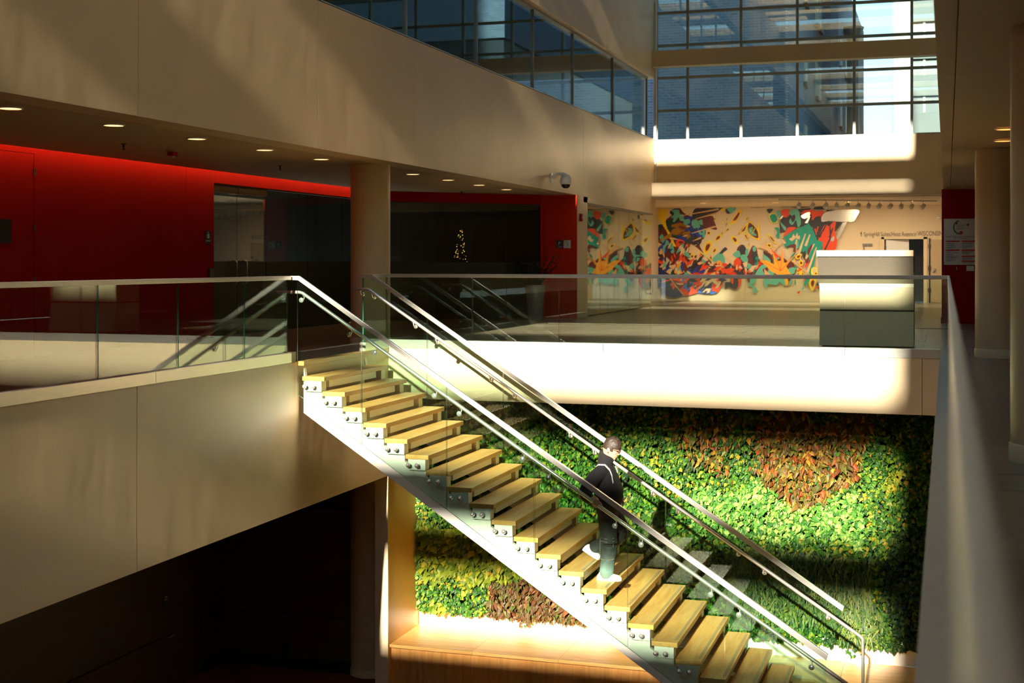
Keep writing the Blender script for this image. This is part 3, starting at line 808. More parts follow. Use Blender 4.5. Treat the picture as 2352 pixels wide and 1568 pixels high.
def downlight(x, y, label, me, group):
    t = thing('recessed_downlight', label, 'light', (x, y, SOF - .012), group)
    for nm, m_ in (('trim_ring', ring_me), ('lens', me)):
        o = bpy.data.objects.new(nm, m_); C.objects.link(o); o.parent = t
for i in range(9):
    y = 10.59 + 1.64 * i if i < 5 else 20.54 + 1.64 * (i - 5)
    downlight(-8.22, y, '%s round recessed light from the left in the left gallery ceiling' % ORD[i], lens_me, 'left gallery downlights')
downlight(.60, 15.47, 'amber recessed light, nearer of two in the right gallery ceiling', lens2_me, 'right gallery downlights')
downlight(.63, 16.96, 'amber recessed light, farther of two in the right gallery ceiling', lens2_me, 'right gallery downlights')
for i, (x, y) in enumerate(((-6.6, 38.6), (-4.6, 38.8), (-2.6, 39.0), (-.9, 39.2))):
    t = thing('recessed_downlight', '%s amber recessed light from the left in the mural hall ceiling' % ORD[i], 'light', (x, y, 2.88 - .012), 'mural hall downlights')
    for nm, m_ in (('trim_ring', ring_me), ('lens', lens2_me)):
        o = bpy.data.objects.new(nm, m_); C.objects.link(o); o.parent = t
    ld = bpy.data.lights.new('bulb', 'SPOT'); ld.energy = 200; ld.color = (1, .80, .55); ld.spot_size = radians(150); ld.spot_blend = .8; ld.shadow_soft_size = .09
    lo_ = bpy.data.objects.new('bulb', ld); C.objects.link(lo_); lo_.parent = t; lo_.location = (0, 0, -.03); lo_.rotation_euler = (radians(25), 0, 0)
box(-10.95, -10.935, -2, 27.0, SOF + .12, SOF + .14).build('led_strip', M['cove'], cl)
box(-10.934, -10.90, -2, 27.0, SOF + .10, SOF + .15).build('channel', M['grey'], cl)
spr = MB().lathe([(.035, 0), (.035, -.006), (.012, -.010), (.012, -.04), (.008, -.05), (.008, -.065), (.026, -.068), (.026, -.072)], 14)
spr_me = spr.data('sprinkler_head', M['darktrim'], False)
for (x, y), lb in zip(((-9.44, 14.25), (-9.38, 18.18), (-9.38, 26.09)), ('small dark sprinkler head nearest the left edge of the picture', 'small dark sprinkler head between the fourth and fifth ceiling lights', 'small dark sprinkler head above the slanted shopfront')):
    o = add('sprinkler_head', spr_me); o.location = (x, y, SOF); tag(o, lb, 'sprinkler', 'gallery sprinklers')
sm = thing('smoke_detector', 'ceiling strobe and smoke detector under the left gallery ceiling', 'detector', (-9.4, 15.28, SOF))
MB().lathe([(.09, 0), (.09, -.018), (.075, -.022)], 24, (-9.4, 15.28, SOF)).build('base_plate', M['soffit'], sm)
box(-9.45, -9.36, 15.22, 15.34, SOF - .07, SOF - .02).build('housing', M['redwall'], sm, bevel=.01)
MB().lathe([(.03, -.065), (.03, -.085), (.015, -.095)], 14, (-9.4, 15.28, SOF)).build('lens', M['signwhite'], sm)

# dome camera on the plaster band
dc = thing('dome_camera', 'white dome security camera on a curved arm below the plaster band', 'camera', (XL, 26.2, 2.88))
box(XL, XL + .02, 26.14, 26.26, 2.78, 2.98).build('wall_plate', M['white'], dc, bevel=.006)
arm = [(XL + .02, 26.2, 2.88), (XL + .08, 26.2, 2.93), (XL + .16, 26.2, 2.96), (XL + .24, 26.2, 2.955), (XL + .29, 26.2, 2.92)]
MB().tube(arm, [.045, .03, .028, .034, .05], 12).build('arm', M['white'], dc, smooth=True)
q = (XL + .30, 26.2, 0)
MB().lathe([(.02, 2.95), (.06, 2.94), (.092, 2.90), (.108, 2.85), (.115, 2.80), (.115, 2.765), (.105, 2.745)][::-1], 24, q).build('housing', M['white'], dc, smooth=True)
MB().lathe([(.092, 2.752), (.088, 2.72), (.070, 2.69), (.040, 2.672), (.005, 2.667)], 24, q).build('dome', M['black'], dc, smooth=True)
fs = thing('fire_strobe', 'small red fire alarm strobe with white lens on the beige pier', 'alarm', (-7.5, 28.47, 2.08))
box(-7.519, -7.48, 28.40, 28.52, 2.08, 2.24).build('base', M['redwall'], fs, bevel=.005)
MB().ball((-7.455, 28.46, 2.16), (.04, .03, .03)).build('lens', M['white'], fs, smooth=True)

# signs
ps = thing('parking_sign', 'square parking sign with letter P and arrow tile on the orange wall', 'sign', (-7.79, 28.09, 1.5))
box(-7.95, -7.795, 28.088, 28.099, 1.50, 1.67).build('letter_tile', M['charcoal'], ps)
box(-7.785, -7.63, 28.088, 28.099, 1.50, 1.67).build('arrow_tile', M['signwhite'], ps)
on_y(text_mb('P', .10), -7.905, 28.086, 1.565).build('letter', M['signwhite'], ps)
box(-7.91, -7.835, 28.084, 28.087, 1.525, 1.532).build('underline', M['signwhite'], ps)
MB().prism([(-7.725, 1.635), (-7.700, 1.585), (-7.725, 1.535), (-7.715, 1.535), (-7.690, 1.585), (-7.715, 1.635)], 'y', 28.084, 28.087).build('arrow', M['charcoal'], ps)
rs = thing('restroom_sign', 'small dark restroom plaque with figure pictogram on the red wall', 'sign', (XR, 19.15, 1.5))
box(XR, XR + .008, 19.05, 19.25, 1.50, 1.70).build('plaque', M['charcoal'], rs)
b = MB(); b.lathe([(.012, .0085), (.012, .011)], 12, (XR, 19.15, 1.672), 'x'); b.box(XR + .008, XR + .011, 19.12, 19.18, 1.58, 1.65)
b.build('pictogram', M['signwhite'], rs); box(XR + .008, XR + .011, 19.09, 19.21, 1.535, 1.55).build('caption', M['signwhite'], rs)
tag(box(XR, XR + .03, 19.16, 19.29, .95, 1.11).build('card_reader', M['black'], bevel=.006), 'black card reader at the edge of the red wall beside the glass doors', 'card reader')

tx = thing('wall_lettering', 'grey raised wayfinding lettering with an arrow above the hall doors', 'lettering', (-2.5, YM, 1.94))
seg = 'SpringHill Suites/Hyatt Regency/'
LET = plain('bronze_letter', lin(104, 84, 60), .6)
def letters(mb, mat, parent):
    par = list(range(len(mb.v)))
    def fd(i):
        while par[i] != i: par[i] = par[par[i]]; i = par[i]
        return i
    for f in mb.f:
        for k in f[1:]: par[fd(k)] = fd(f[0])
    comp = {}
    for f in mb.f: comp.setdefault(fd(f[0]), []).append(f)
    gs = []
    for fs_ in comp.values():
        xs_ = [mb.v[i][0] for f in fs_ for i in f]; gs.append([min(xs_), max(xs_), fs_])
    gs.sort(key=lambda g: g[0]); out = []
    for g in gs:
        if out and g[0] < out[-1][1] - .3 * (g[1] - g[0]): out[-1][1] = max(out[-1][1], g[1]); out[-1][2] = out[-1][2] + g[2]
        else: out.append(g)
    for g in out:
        q_ = MB()
        for f in g[2]: q_.face([mb.v[i] for i in f])
        q_.build('letter', mat, parent)
letters(on_y(text_mb(seg, .2, extrude=.004), -2.37, YM - .006, 1.965, 1.52, .95), LET, tx)
letters(on_y(text_mb('WISCONSIN CENTER', .2, extrude=.004), -.83, YM - .006, 1.975, 1.22, 1.0), LET, tx)
MB().prism([(-2.455, 1.96), (-2.435, 1.96), (-2.435, 2.05), (-2.405, 2.03), (-2.445, 2.11), (-2.485, 2.03), (-2.455, 2.05)], 'y', YM - .012, YM - .002).build('arrow', LET, tx)

po = thing('menu_poster', 'white menu poster with red headings pinned to the right red wall', 'poster', (.24, 28.09, 1.15))
PX0, PX1, PZ0, PZ1 = -.06, .56, 1.15, 2.05
box(PX0, PX1, 28.09, 28.099, PZ0, PZ1).build('sheet', plain('poster_paper', lin(200, 196, 190), .6), po)
RED = plain('poster_red', lin(190, 20, 20), .6); INK = plain('poster_ink', lin(40, 34, 34), .6); GRN = plain('poster_green', lin(40, 110, 50), .6)
tag(on_y(text_mb('EVERY TUESDAY & THURSDAY', .05), -.02, 28.088, 1.685, .54).build('heading', INK, po), kind='stuff')
tag(on_y(text_mb('W. Wisconsin Ave', .03), .14, 28.088, 1.655, .24).build('subheading', INK, po), kind='stuff')
for x0, x1, z in ((-.03, .24, 1.61), (.27, .53, 1.61), (-.03, .24, 1.435), (.27, .53, 1.435), (.27, .53, 1.315), (.27, .53, 1.22)):
    MB().prism([(x0 + .01, z - .013), (x1 - .01, z - .013), (x1, z), (x1 - .01, z + .013), (x0 + .01, z + .013), (x0, z)], 'y', 28.086, 28.089).build('heading_bar', RED, po)
b = MB(); q = random.Random(3)
for x0, zs in ((-.02, (1.57, 1.555, 1.53, 1.515, 1.49, 1.475, 1.40, 1.385, 1.36, 1.345, 1.32, 1.305, 1.29, 1.265, 1.24, 1.225)), (.28, (1.58, 1.565, 1.55, 1.52, 1.505, 1.48, 1.41, 1.395, 1.38, 1.365, 1.285, 1.27, 1.255, 1.19))):
    for z in zs: b.box(x0, x0 + q.uniform(.1, .24), 28.0865, 28.0885, z - .003, z + .003)
b.build('text_lines', INK, po)
b = MB()
for i in range(14):
    a = 1.9 + i * .2; b.lathe([(.018 - abs(i - 7) * .0012, 0), (.016, -.002)], 8, (.24 + .115 * cos(a), 28.0888, 1.88 + .13 * sin(a)), 'y')
b.build('leaf_crescent', GRN, po)
b = MB()
for x, z, r in ((.18, 1.96, .022), (.39, 1.93, .024), (.26, 1.775, .035)): b.lathe([(r, 0), (r, -.002)], 12, (x, 28.0878, z), 'y')
b.build('flower_dots', RED, po)
b = MB()
for z in (1.90, 1.85):
    pts = [(.17 + i * .012, 28.0872, z + .02 * sin(i * 2.3) + i * .002) for i in range(16)]
    b.tube(pts, .0035, 5)
b.build('script_logo', INK, po)
tag(box(.17, .185, 28.085, 28.099, 1.05, 1.12).build('wall_clip', M['soffit']), 'tiny brass clip on the red wall under the poster', 'clip')
tag(box(.36, .50, 28.09, 28.099, 1.03, 1.13).build('paper_notice', M['signwhite']), 'small white notice under the poster beside the column', 'notice')

# track lighting in the hall
tr = thing('track_light', 'white ceiling track with twelve spot heads in front of the mural', 'light', (-2.2, 37, 2.75))
ta, tb = Vector((-4.25, 36.6, 2.85)), Vector((-.25, 37.55, 2.80))
b = MB(); dxy = (tb - ta)
MB().tube([ta, tb], .018, 6).build('track', M['white'], tr)
for i in range(3):
    p = ta + dxy * (.1 + .4 * i); MB().tube([p, (p.x, p.y, 2.88)], .008, 6).build('hanger', M['white'], tr)
hd = MB(); Mh = Matrix.Rotation(radians(35), 3, 'X')
hd.tube([(0, 0, 0), (0, 0, -.10)], .008, 6); 
hd.tube([(0, -.07, -.12), (0, -.06, -.12), (0, .02, -.15), (0, .07, -.175)], [.035, .055, .06, .062], 12)
hd_me = hd.data('spot_head', M['white'], True)
for i, x in enumerate((-3.73, -3.38, -3.05, -2.78, -2.51, -2.23, -1.97, -1.70, -1.42, -1.15, -.89, -.60)):
    t_ = (x - ta.x) / dxy.x; p = ta + dxy * t_
    place('spot_head', hd_me, p, tr, (0, 0, .35 + .1 * (i % 3 - 1)))
c_ex = thing('exit_fixture', 'small white emergency fixture on the mural hall wall by the red edge', 'light', (-.22, YM - .05, 2.45))
MB().ball((-.22, YM - .06, 2.5), (.07, .05, .03)).build('lamp_head', M['white'], c_ex, smooth=True)

# counter behind the far guardrail
kx0, kx1 = -1.75, -.44
kk = thing('counter', 'pale freestanding counter with overhanging top band behind the far guardrail', 'counter', (-1.1, 20.2, 0))
box(kx0, kx1, 19.6, 20.7, 1.285, 1.37).build('top_band', M['wallflat'], kk, bevel=.004)
MB().prism([(19.62, 1.285), (20.0, .90), (20.0, .85), (20.7, .85), (20.7, 1.285)], 'x', kx0 + .01, kx1 - .005).build('sloped_face', metal('counter_steel', lin(190, 180, 160), .42), kk)
box(kx0 + .012, kx1 - .005, 19.99, 20.7, .53, .848).build('upper_panel', M['wallflat'], kk, bevel=.003)
box(kx0 + .012, kx1 - .005, 20.02, 20.7, .505, .53).build('reveal', M['charcoal'], kk)
a_ = kx0 + .36
MB().prism([(19.99, .505), (19.93, .02), (20.7, .02), (20.7, .505)], 'x', kx0 + .012, a_ - .002).build('lower_panel', plain('counter_front', lin(226, 214, 176), .3), kk)
MB().prism([(19.99, .505), (19.93, .02), (20.7, .02), (20.7, .505)], 'x', a_ + .002, kx1 - .005).build('lower_panel', plain('counter_front_wide', lin(228, 216, 178), .3), kk)
box(kx0 + .05, kx1 - .05, 20.0, 20.65, 0, .02).build('plinth', M['darktrim'], kk)
MB().ball((kx1 - .05, 19.95, .32), .008, 8, 6).build('lock', M['chrome'], kk, smooth=True)

# planter with a dark shrub
PXc, PYc = -8.0, 27.25
pt = thing('potted_plant', 'tall grey tapered planter with a dark arching shrub by the orange wall', 'plant', (PXc - .17, PYc, 0))
MB().lathe([(.135, 0), (.15, .05), (.205, .70), (.208, .73), (.19, .73), (.185, .68)], 32, (PXc - .17, PYc, 0)).build('pot', plain('pot_glaze', lin(150, 150, 142), .25), pt, smooth=True, angle=50)
MB().lathe([(.186, .66), (.186, .685)], 24, (PXc - .17, PYc, 0)).build('soil', plain('soil', lin(30, 24, 16), .95), pt)
q = random.Random(5); sb = MB(); lb = MB()
for i in range(34):
    a = q.uniform(0, 2*pi); L = q.uniform(.45, .85); lean = q.uniform(.15, .75)
    pts = []; p = Vector((PXc - .17 + .08*cos(a), PYc + .08*sin(a), .68))
    for j in range(7):
        t_ = j / 6; pts.append(p + Vector((cos(a) * L * lean * t_ * 1.1, sin(a) * L * lean * t_ * .7, L * t_ * (1 - .55 * lean * t_))))
    sb.tube(pts, [.006] * 6 + [.002], 4)
    for j in range(2, 7):
        for s_ in (-1, 1, 0):
            d = Vector((cos(a + s_ * 1.1), sin(a + s_ * 1.1), q.uniform(-.2, .5))).normalized(); c0 = pts[j]; Lf = q.uniform(.07, .12)
            u_ = d.cross(Vector((0, 0, 1))).normalized() * Lf * .2
            lb.face([c0, c0 + d * Lf * .5 + u_, c0 + d * Lf, c0 + d * Lf * .5 - u_])
sb.build('stem', plain('dark_stem', lin(40, 44, 22), .7), pt)
tag(lb.build('foliage', leafmat('shrub_leaf', G((0, (12, 40, 12)), (1, (40, 84, 26))), .3, .15), pt), kind='stuff')

# small tree hung with fairy lights inside the dark shop
ft = thing('fairy_light_tree', 'slim dark tree hung with tiny warm lights inside the shop', 'tree', (-10.15, 28.2, 0))
MB().tube([(-10.15, 28.2, 0), (-10.15, 28.2, 2.0)], [.03, .006], 6).build('trunk', M['darktrim'], ft)
b = MB(); c2 = MB(); q = random.Random(9)
for i in range(70):
    z = q.uniform(1.0, 1.95); rr = (2.1 - z) * .17; a = q.uniform(0, 2*pi)
    e_ = Vector((-10.15 + rr*cos(a), 28.2 + rr*sin(a), z - .05)); b.tube([(-10.15, 28.2, z), e_], .005, 4)
    c2.ball(e_ + Vector((q.uniform(-.02, .02), -.02, 0)), q.choice((.005, .007, .009)), 6, 4)
b.build('branches', M['darktrim'], ft); tag(c2.build('fairy_bulbs', M['fairy'], ft), kind='stuff')

# ---------------------------------------------------------------- painted mural
MC = dict(K=(38, 36, 40), R=(98, 30, 16), O=(232, 70, 20), B=(34, 56, 158), N=(30, 46, 96), G=(24, 62, 42), T=(98, 182, 158), E=(0, 150, 128), Y=(246, 204, 20),
          A=(246, 172, 44), C=(224, 196, 150), S=(206, 198, 182), D=(186, 140, 62), L=(226, 232, 30), H=(40, 120, 220), P=(222, 178, 122))
MCK = list(MC)
MM = [plain('mural_paint_' + k.lower(), lin(*MC[k]), .25 if k in 'SD' else .5, .6 if k in 'SD' else 0.0, .03, 6) for k in MCK]
SA = {0: (1490, 450), 1: (1720, 450)}
def wallpt(z, p):                        # sketch coordinates -> metres on the wall
    u = SA[z][0] + p[0] / 6.273; v = SA[z][1] + p[1] / 6.273
    s_ = (u - 1490) / 490.0
    x = -8.91 + 6.49 * s_ + .55 * s_ * (1 - s_) * .95
    k = (3.41 - .16 * s_) / 250.0
    return x, 3.27 - .10 * s_ - (v - 450) * k
def smooth_poly(pts, n=4):
    out = []; N_ = len(pts)
    for i in range(N_):
        p0, p1, p2, p3 = (Vector(pts[(i + j) % N_]) for j in (-1, 0, 1, 2))
        for j in range(n):
            t = j / n
            out.append(.5 * ((2*p1) + (-p0 + p2) * t + (2*p0 - 5*p1 + 4*p2 - p3) * t*t + (-p0 + 3*p1 - 3*p2 + p3) * t**3))
    return out
mur = MB(); lay = [0]
def sh(z, col, pts, sm=True, m=None):
    pp = [wallpt(z, p) for p in pts]
    pp = smooth_poly(pp) if sm else [Vector(p) for p in pp]
    pp = [Vector((p.x, min(p.y, 2.87))) for p in pp]
    area = sum(pp[i].x * pp[(i+1) % len(pp)].y - pp[(i+1) % len(pp)].x * pp[i].y for i in range(len(pp)))
    if area < 0: pp = pp[::-1]
    lay[0] += 1; y = YM - .003 - .0002 * lay[0]
    mur.face([(p.x, y, p.y) for p in pp], MCK.index(col))
def ray_(z, col, a, c, w0, w1):
    a, c = Vector(a), Vector(c); n_ = Vector((-(c - a).y, (c - a).x)).normalized()
    sh(z, col, [a + n_*w0, c + n_*w1, c - n_*w1, a - n_*w0], False)
def flame(z, pts, inner='R'):
    c = sum((Vector(p) for p in pts), Vector((0, 0))) / len(pts)
    sh(z, 'L', [c + (Vector(p) - c) * 1.12 for p in pts]); sh(z, 'Y', pts); sh(z, 'A', [c + (Vector(p) - c) * .78 for p in pts]); sh(z, inner, [c + (Vector(p) - c) * .55 for p in pts])
sh(0,'Y',[(105,140),(345,130),(255,150),(272,240),(232,330),(180,352),(105,300)])
sh(0,'R',[(105,480),(190,420),(250,340),(330,270),(420,160),(500,250),(640,300),(660,190),(760,170),(1000,190),(950,240),(830,300),(790,400),(940,440),(950,490),(800,470),(790,600),(740,640),(720,720),(800,860),(880,950),(930,1060),(1010,1115),(700,1135),(100,1135),(105,800)])
sh(0,'K',[(760,165),(1090,150),(1000,205),(830,250)]); sh(0,'K',[(660,180),(830,280),(700,330),(610,315)]); sh(0,'K',[(420,155),(400,240),(330,275),(300,225)])
sh(0,'G',[(235,380),(320,330),(400,300),(430,350),(400,400),(320,430),(330,470),(290,520),(250,450)])
sh(0,'B',[(520,300),(620,310),(600,400),(580,470),(640,460),(790,470),(780,590),(600,580),(590,520),(480,380)])
sh(0,'R',[(790,310),(900,290),(930,380),(940,440),(790,470),(770,400)])
sh(0,'T',[(320,210),(420,200),(440,260),(490,270),(500,340),(570,330),(580,390),(540,400),(580,440),(570,470),(500,430),(490,370),(440,350),(420,310),(370,370),(340,370),(350,320),(310,310),(360,260)])
sh(0,'T',[(610,360),(660,335),(700,360),(750,340),(760,430),(720,450),(700,480),(740,520),(760,560),(710,550),(690,460),(640,470),(605,420)])
sh(0,'T',[(760,490),(792,480),(790,600),(760,590)])
sh(0,'K',[(640,560),(670,560),(700,700),(660,690)]); sh(0,'K',[(690,630),(750,600),(740,670),(700,710)])
for a,c in (((600,540),(940,440)),((600,660),(740,600)),((440,290),(990,190)),((660,330),(960,250))): ray_(0,'P',a,c,5,12)
sh(0,'Y',[(105,250),(232,330),(250,430),(390,735),(350,725),(245,500),(150,345)],False)
sh(0,'D',[(145,660),(200,600),(300,540),(330,480),(318,428),(400,395),(480,400),(550,450),(585,540),(580,660),(550,780),(510,832),(550,730),(550,640),(500,570),(420,555),(330,590),(200,640)])
sh(0,'B',[(350,600),(420,562),(500,580),(548,640),(470,670),(420,620),(370,650)])
sh(0,'O',[(385,660),(420,622),(480,640),(520,672),(440,700),(430,740),(390,720)]); sh(0,'R',[(420,660),(460,650),(490,668),(440,690)])
sh(0,'G',[(110,430),(190,410),(190,460),(120,500)])
sh(0,'T',[(410,770),(450,710),(500,690),(480,770),(530,790),(590,870),(560,885),(470,840),(390,840)])
sh(0,'T',[(180,650),(250,630),(290,690),(230,712)]); sh(0,'T',[(280,700),(330,690),(362,800),(320,822)]); sh(0,'T',[(150,590),(190,550),(210,590),(170,630)])
sh(0,'B',[(105,830),(200,850),(240,920),(180,1000),(105,920)]); sh(0,'N',[(105,1000),(180,1060),(260,1135),(105,1135)]); sh(0,'G',[(240,960),(290,980),(380,900),(400,1000),(330,1135),(290,1100)])
sh(0,'A',[(105,805),(160,830),(150,890),(110,880)]); sh(0,'K',[(640,1020),(690,930),(720,1010),(690,1135),(640,1120)])
sh(0,'C',[(105,660),(200,700),(290,820),(240,860),(330,960),(310,1135),(200,1070),(168,965),(250,940),(240,860),(105,790)],False)
sh(0,'C',[(320,980),(370,860),(350,900),(375,830),(340,960),(360,980),(320,1090)],False)
sh(0,'A',[(360,1105),(400,980),(430,960),(490,1000),(510,910),(522,1010),(500,1090),(440,1125)]); sh(0,'C',[(440,1000),(500,960),(560,960),(570,1040),(520,1120),(470,1060)])
sh(0,'B',[(690,1060),(790,985),(845,1010),(700,1100)]); sh(0,'K',[(760,1010),(830,980),(840,1040),(770,1060)])
sh(0,'O',[(400,900),(470,880),(560,960),(520,980)]); sh(0,'O',[(560,730),(640,800),(600,800)])
sh(0,'T',[(680,920),(740,890),(820,970),(760,985),(730,955),(720,1000),(690,970)])
sh(0,'T',[(640,770),(690,760),(690,810),(650,800)])
sh(0,'C',[(590,670),(790,840),(930,1065),(830,960),(690,850),(650,860),(570,1125),(530,1135),(620,830),(560,820)],False)
flame(0,[(700,800),(800,870),(760,870)]); flame(0,[(590,850),(640,840),(600,980)])
ray_(0,'C',(560,660),(310,1090),5,9); ray_(0,'C',(330,650),(250,790),7,10); ray_(0,'C',(300,720),(105,930),8,12)
sh(0,'O',[(860,1025),(900,985),(1020,950),(1130,990),(1250,1030),(1400,1080),(1460,1135),(580,1135),(700,1090)])
sh(0,'T',[(890,920),(990,820),(1050,840),(1075,960),(960,955)]); sh(0,'K',[(1000,830),(1070,742),(1112,762),(1090,800),(1060,822)])
sh(0,'K',[(930,990),(1010,960),(1000,1040),(940,1042)]); sh(0,'K',[(1130,980),(1170,990),(1150,1090),(1120,1135)]); sh(0,'K',[(960,1110),(1040,1065),(1090,1100),(1080,1135)])
sh(0,'A',[(960,950),(1025,940),(1020,1060),(870,1120),(980,1060)])
sh(0,'C',[(1050,820),(1130,760),(1200,850),(1250,890),(1200,1000),(1160,960),(1120,900),(1090,920)],False)
sh(0,'R',[(1250,760),(1320,700),(1380,760),(1400,860),(1470,720),(1530,760),(1560,900),(1650,960),(1650,1135),(1400,1135),(1300,1000),(1200,1000),(1250,880)])
sh(0,'K',[(1270,790),(1330,700),(1380,770),(1350,860),(1290,840)]); sh(0,'K',[(1470,790),(1510,790),(1560,900),(1500,960),(1460,880)])
sh(0,'O',[(1210,930),(1270,890),(1310,960),(1260,1040),(1210,1000)]); sh(0,'O',[(1540,960),(1620,940),(1631,1010),(1560,1010)])
sh(0,'T',[(1190,840),(1270,785),(1300,860),(1240,892)]); sh(0,'T',[(1300,860),(1370,845),(1412,930),(1370,962),(1310,920)]); sh(0,'T',[(1370,790),(1410,760),(1410,850),(1380,870)])
sh(0,'T',[(1400,960),(1470,1000),(1560,1040),(1540,1082),(1440,1092),(1410,1030)]); sh(0,'T',[(1475,740),(1515,730),(1520,790),(1485,800)]); sh(0,'T',[(1540,1090),(1640,1060),(1640,1135),(1530,1130)])
sh(0,'E',[(1520,870),(1562,880),(1520,1135),(1478,1135)],False)
sh(0,'C',[(1330,970),(1400,940),(1390,1080),(1380,1135),(1350,1010)],False)
flame(0,[(1150,400),(1200,310),(1290,200),(1320,205),(1290,290),(1230,380)]); flame(0,[(780,760),(810,680),(870,650),(895,700),(840,810),(790,830)])
flame(0,[(930,650),(960,580),(1020,550),(1020,610),(950,652)]); flame(0,[(1170,600),(1210,580),(1265,640),(1230,690)]); flame(0,[(1080,520),(1135,450),(1135,490)])
flame(0,[(900,810),(940,740),(957,780),(915,828)]); flame(0,[(822,520),(870,510),(870,552),(830,556)]); flame(0,[(860,900),(880,840),(895,940)])
sh(0,'Y',[(1015,415),(1055,350),(1060,390)],False); sh(0,'Y',[(1020,190),(1085,170),(1060,225),(1020,220)])
sh(0,'K',[(1090,190),(1230,175),(1180,240),(1110,255)]); sh(0,'T',[(1110,180),(1230,160),(1180,245),(1150,240)]); sh(0,'Y',[(1090,150),(1250,140),(1100,168)]); sh(0,'R',[(1450,170),(1520,145),(1720,140),(1631,165)])
flame(0,[(1290,540),(1400,390),(1370,500),(1320,530)]); sh(0,'Y',[(1390,430),(1430,350),(1540,470),(1560,330),(1575,480),(1580,645),(1500,620),(1400,545)],False)
sh(0,'R',[(1405,450),(1435,385),(1530,480),(1555,600),(1500,595),(1420,530)]); sh(0,'K',[(1430,420),(1520,490),(1530,530),(1440,480)]); sh(0,'T',[(1420,470),(1470,450),(1490,520),(1530,570),(1460,560),(1425,520)])
flame(0,[(1350,560),(1370,540),(1410,615),(1390,618)])
q_ = random.Random(21)
def shards(z, x0, x1, y0, y1, n, cols, smin, smax, ang, spread, thin=.22):
    for i in range(n):
        c = Vector((q_.uniform(x0, x1), q_.uniform(y0, y1))); a = ang + q_.gauss(0, spread); L = q_.uniform(smin, smax); d = Vector((cos(a), sin(a))); e_ = Vector((-d.y, d.x)) * L * thin * q_.uniform(.5, 1.3)
        k = q_.choice(cols)
        if q_.random() < .5: sh(z, k, [c - d * L * .5, c + e_ - d * L * .1, c + d * L * .6, c - e_ * .8 + d * L * .05], False)
        else: sh(z, k, [c - d * L * .5, c - d * L * .1 + e_, c + d * L * .25 + e_ * .3, c + d * L * .55, c + d * L * .2 - e_ * .8, c - d * L * .2 - e_ * .4])
shards(0, 120, 560, 700, 1120, 46, 'KRNBGCCTOPR', 70, 190, -1.0, .5)
shards(0, 560, 880, 880, 1125, 26, 'KRNOOCBP', 70, 170, -.5, .6)
shards(0, 880, 1600, 1000, 1125, 40, 'KKROOCTRP', 60, 160, -.4, .7)
shards(0, 300, 760, 420, 720, 18, 'KRBGP', 60, 150, -.3, .5)
shards(1, 440, 860, 240, 520, 22, 'KKOTRSO', 60, 150, -.6, .7)
shards(1, 880, 1240, 260, 760, 40, 'KKOOORS', 80, 220, -1.15, .2, .13)
shards(1, 520, 960, 640, 1120, 30, 'CCROYEKC', 70, 200, -1.15, .2, .14)
shards(1, 60, 640, 900, 1125, 26, 'RKTAOYT', 50, 130, -.6, .8)
for i in range(14): flame(0, [(850 + q_.random() * 620 + dx, 480 + q_.random() * 260 + dy) if False else (cx_ + dx, cy_ + dy) for cx_, cy_ in [(q_.uniform(900, 1600), q_.uniform(260, 700))] for dx, dy in ((-12, 26), (4, -8), (22, -34), (10, 10))])
# below the rail
sh(0,'N',[(105,1165),(300,1165),(340,1250),(105,1342)],False); sh(0,'N',[(185,1330),(300,1290),(420,1330),(520,1400),(450,1450),(330,1466),(220,1420)])
sh(0,'R',[(300,1165),(420,1165),(500,1300),(460,1390),(400,1300)]); sh(0,'O',[(105,1246),(300,1200),(420,1180),(300,1225),(105,1260)],False)
sh(0,'O',[(330,1200),(700,1165),(742,1230),(720,1340),(700,1392),(530,1432),(450,1350),(500,1280),(440,1230)])
sh(0,'N',[(580,1190),(700,1180),(640,1240),(590,1240)]); sh(0,'H',[(590,1240),(640,1260),(600,1310)]); sh(0,'H',[(530,1330),(590,1300),(575,1360)]); sh(0,'G',[(640,1320),(680,1300),(670,1350)])
sh(0,'N',[(760,1290),(860,1250),(960,1330),(985,1380),(890,1416),(700,1392)]); sh(0,'H',[(840,1340),(880,1330),(950,1390),(890,1414)]); sh(0,'H',[(690,1395),(730,1370),(760,1400)])
sh(0,'O',[(890,1310),(1000,1200),(1090,1165),(1000,1360),(950,1385)]); sh(0,'K',[(1000,1180),(1060,1165),(1040,1260),(1010,1280)])
sh(0,'C',[(740,1165),(900,1165),(960,1230),(1010,1240),(980,1300),(900,1230),(770,1350),(820,1230),(700,1390)],False)
sh(0,'K',[(1090,1240),(1160,1240),(1170,1170),(1280,1175),(1280,1310),(1230,1346),(1130,1310),(1085,1346)]); sh(0,'O',[(1270,1170),(1310,1190),(1305,1290),(1240,1348),(1275,1290)]); sh(0,'O',[(1165,1170),(1200,1170),(1200,1260),(1175,1250)])
ray_(0,'C',(290,1165),(510,1445),6,5); ray_(0,'C',(330,1265),(190,1320),9,14)
sh(0,'R',[(1390,1170),(1450,1170),(1490,1290),(1430,1260)]); sh(0,'T',[(1470,1170),(1535,1168),(1510,1250),(1482,1290),(1530,1320),(1542,1370),(1510,1396),(1480,1370),(1490,1320),(1420,1290),(1430,1250)])
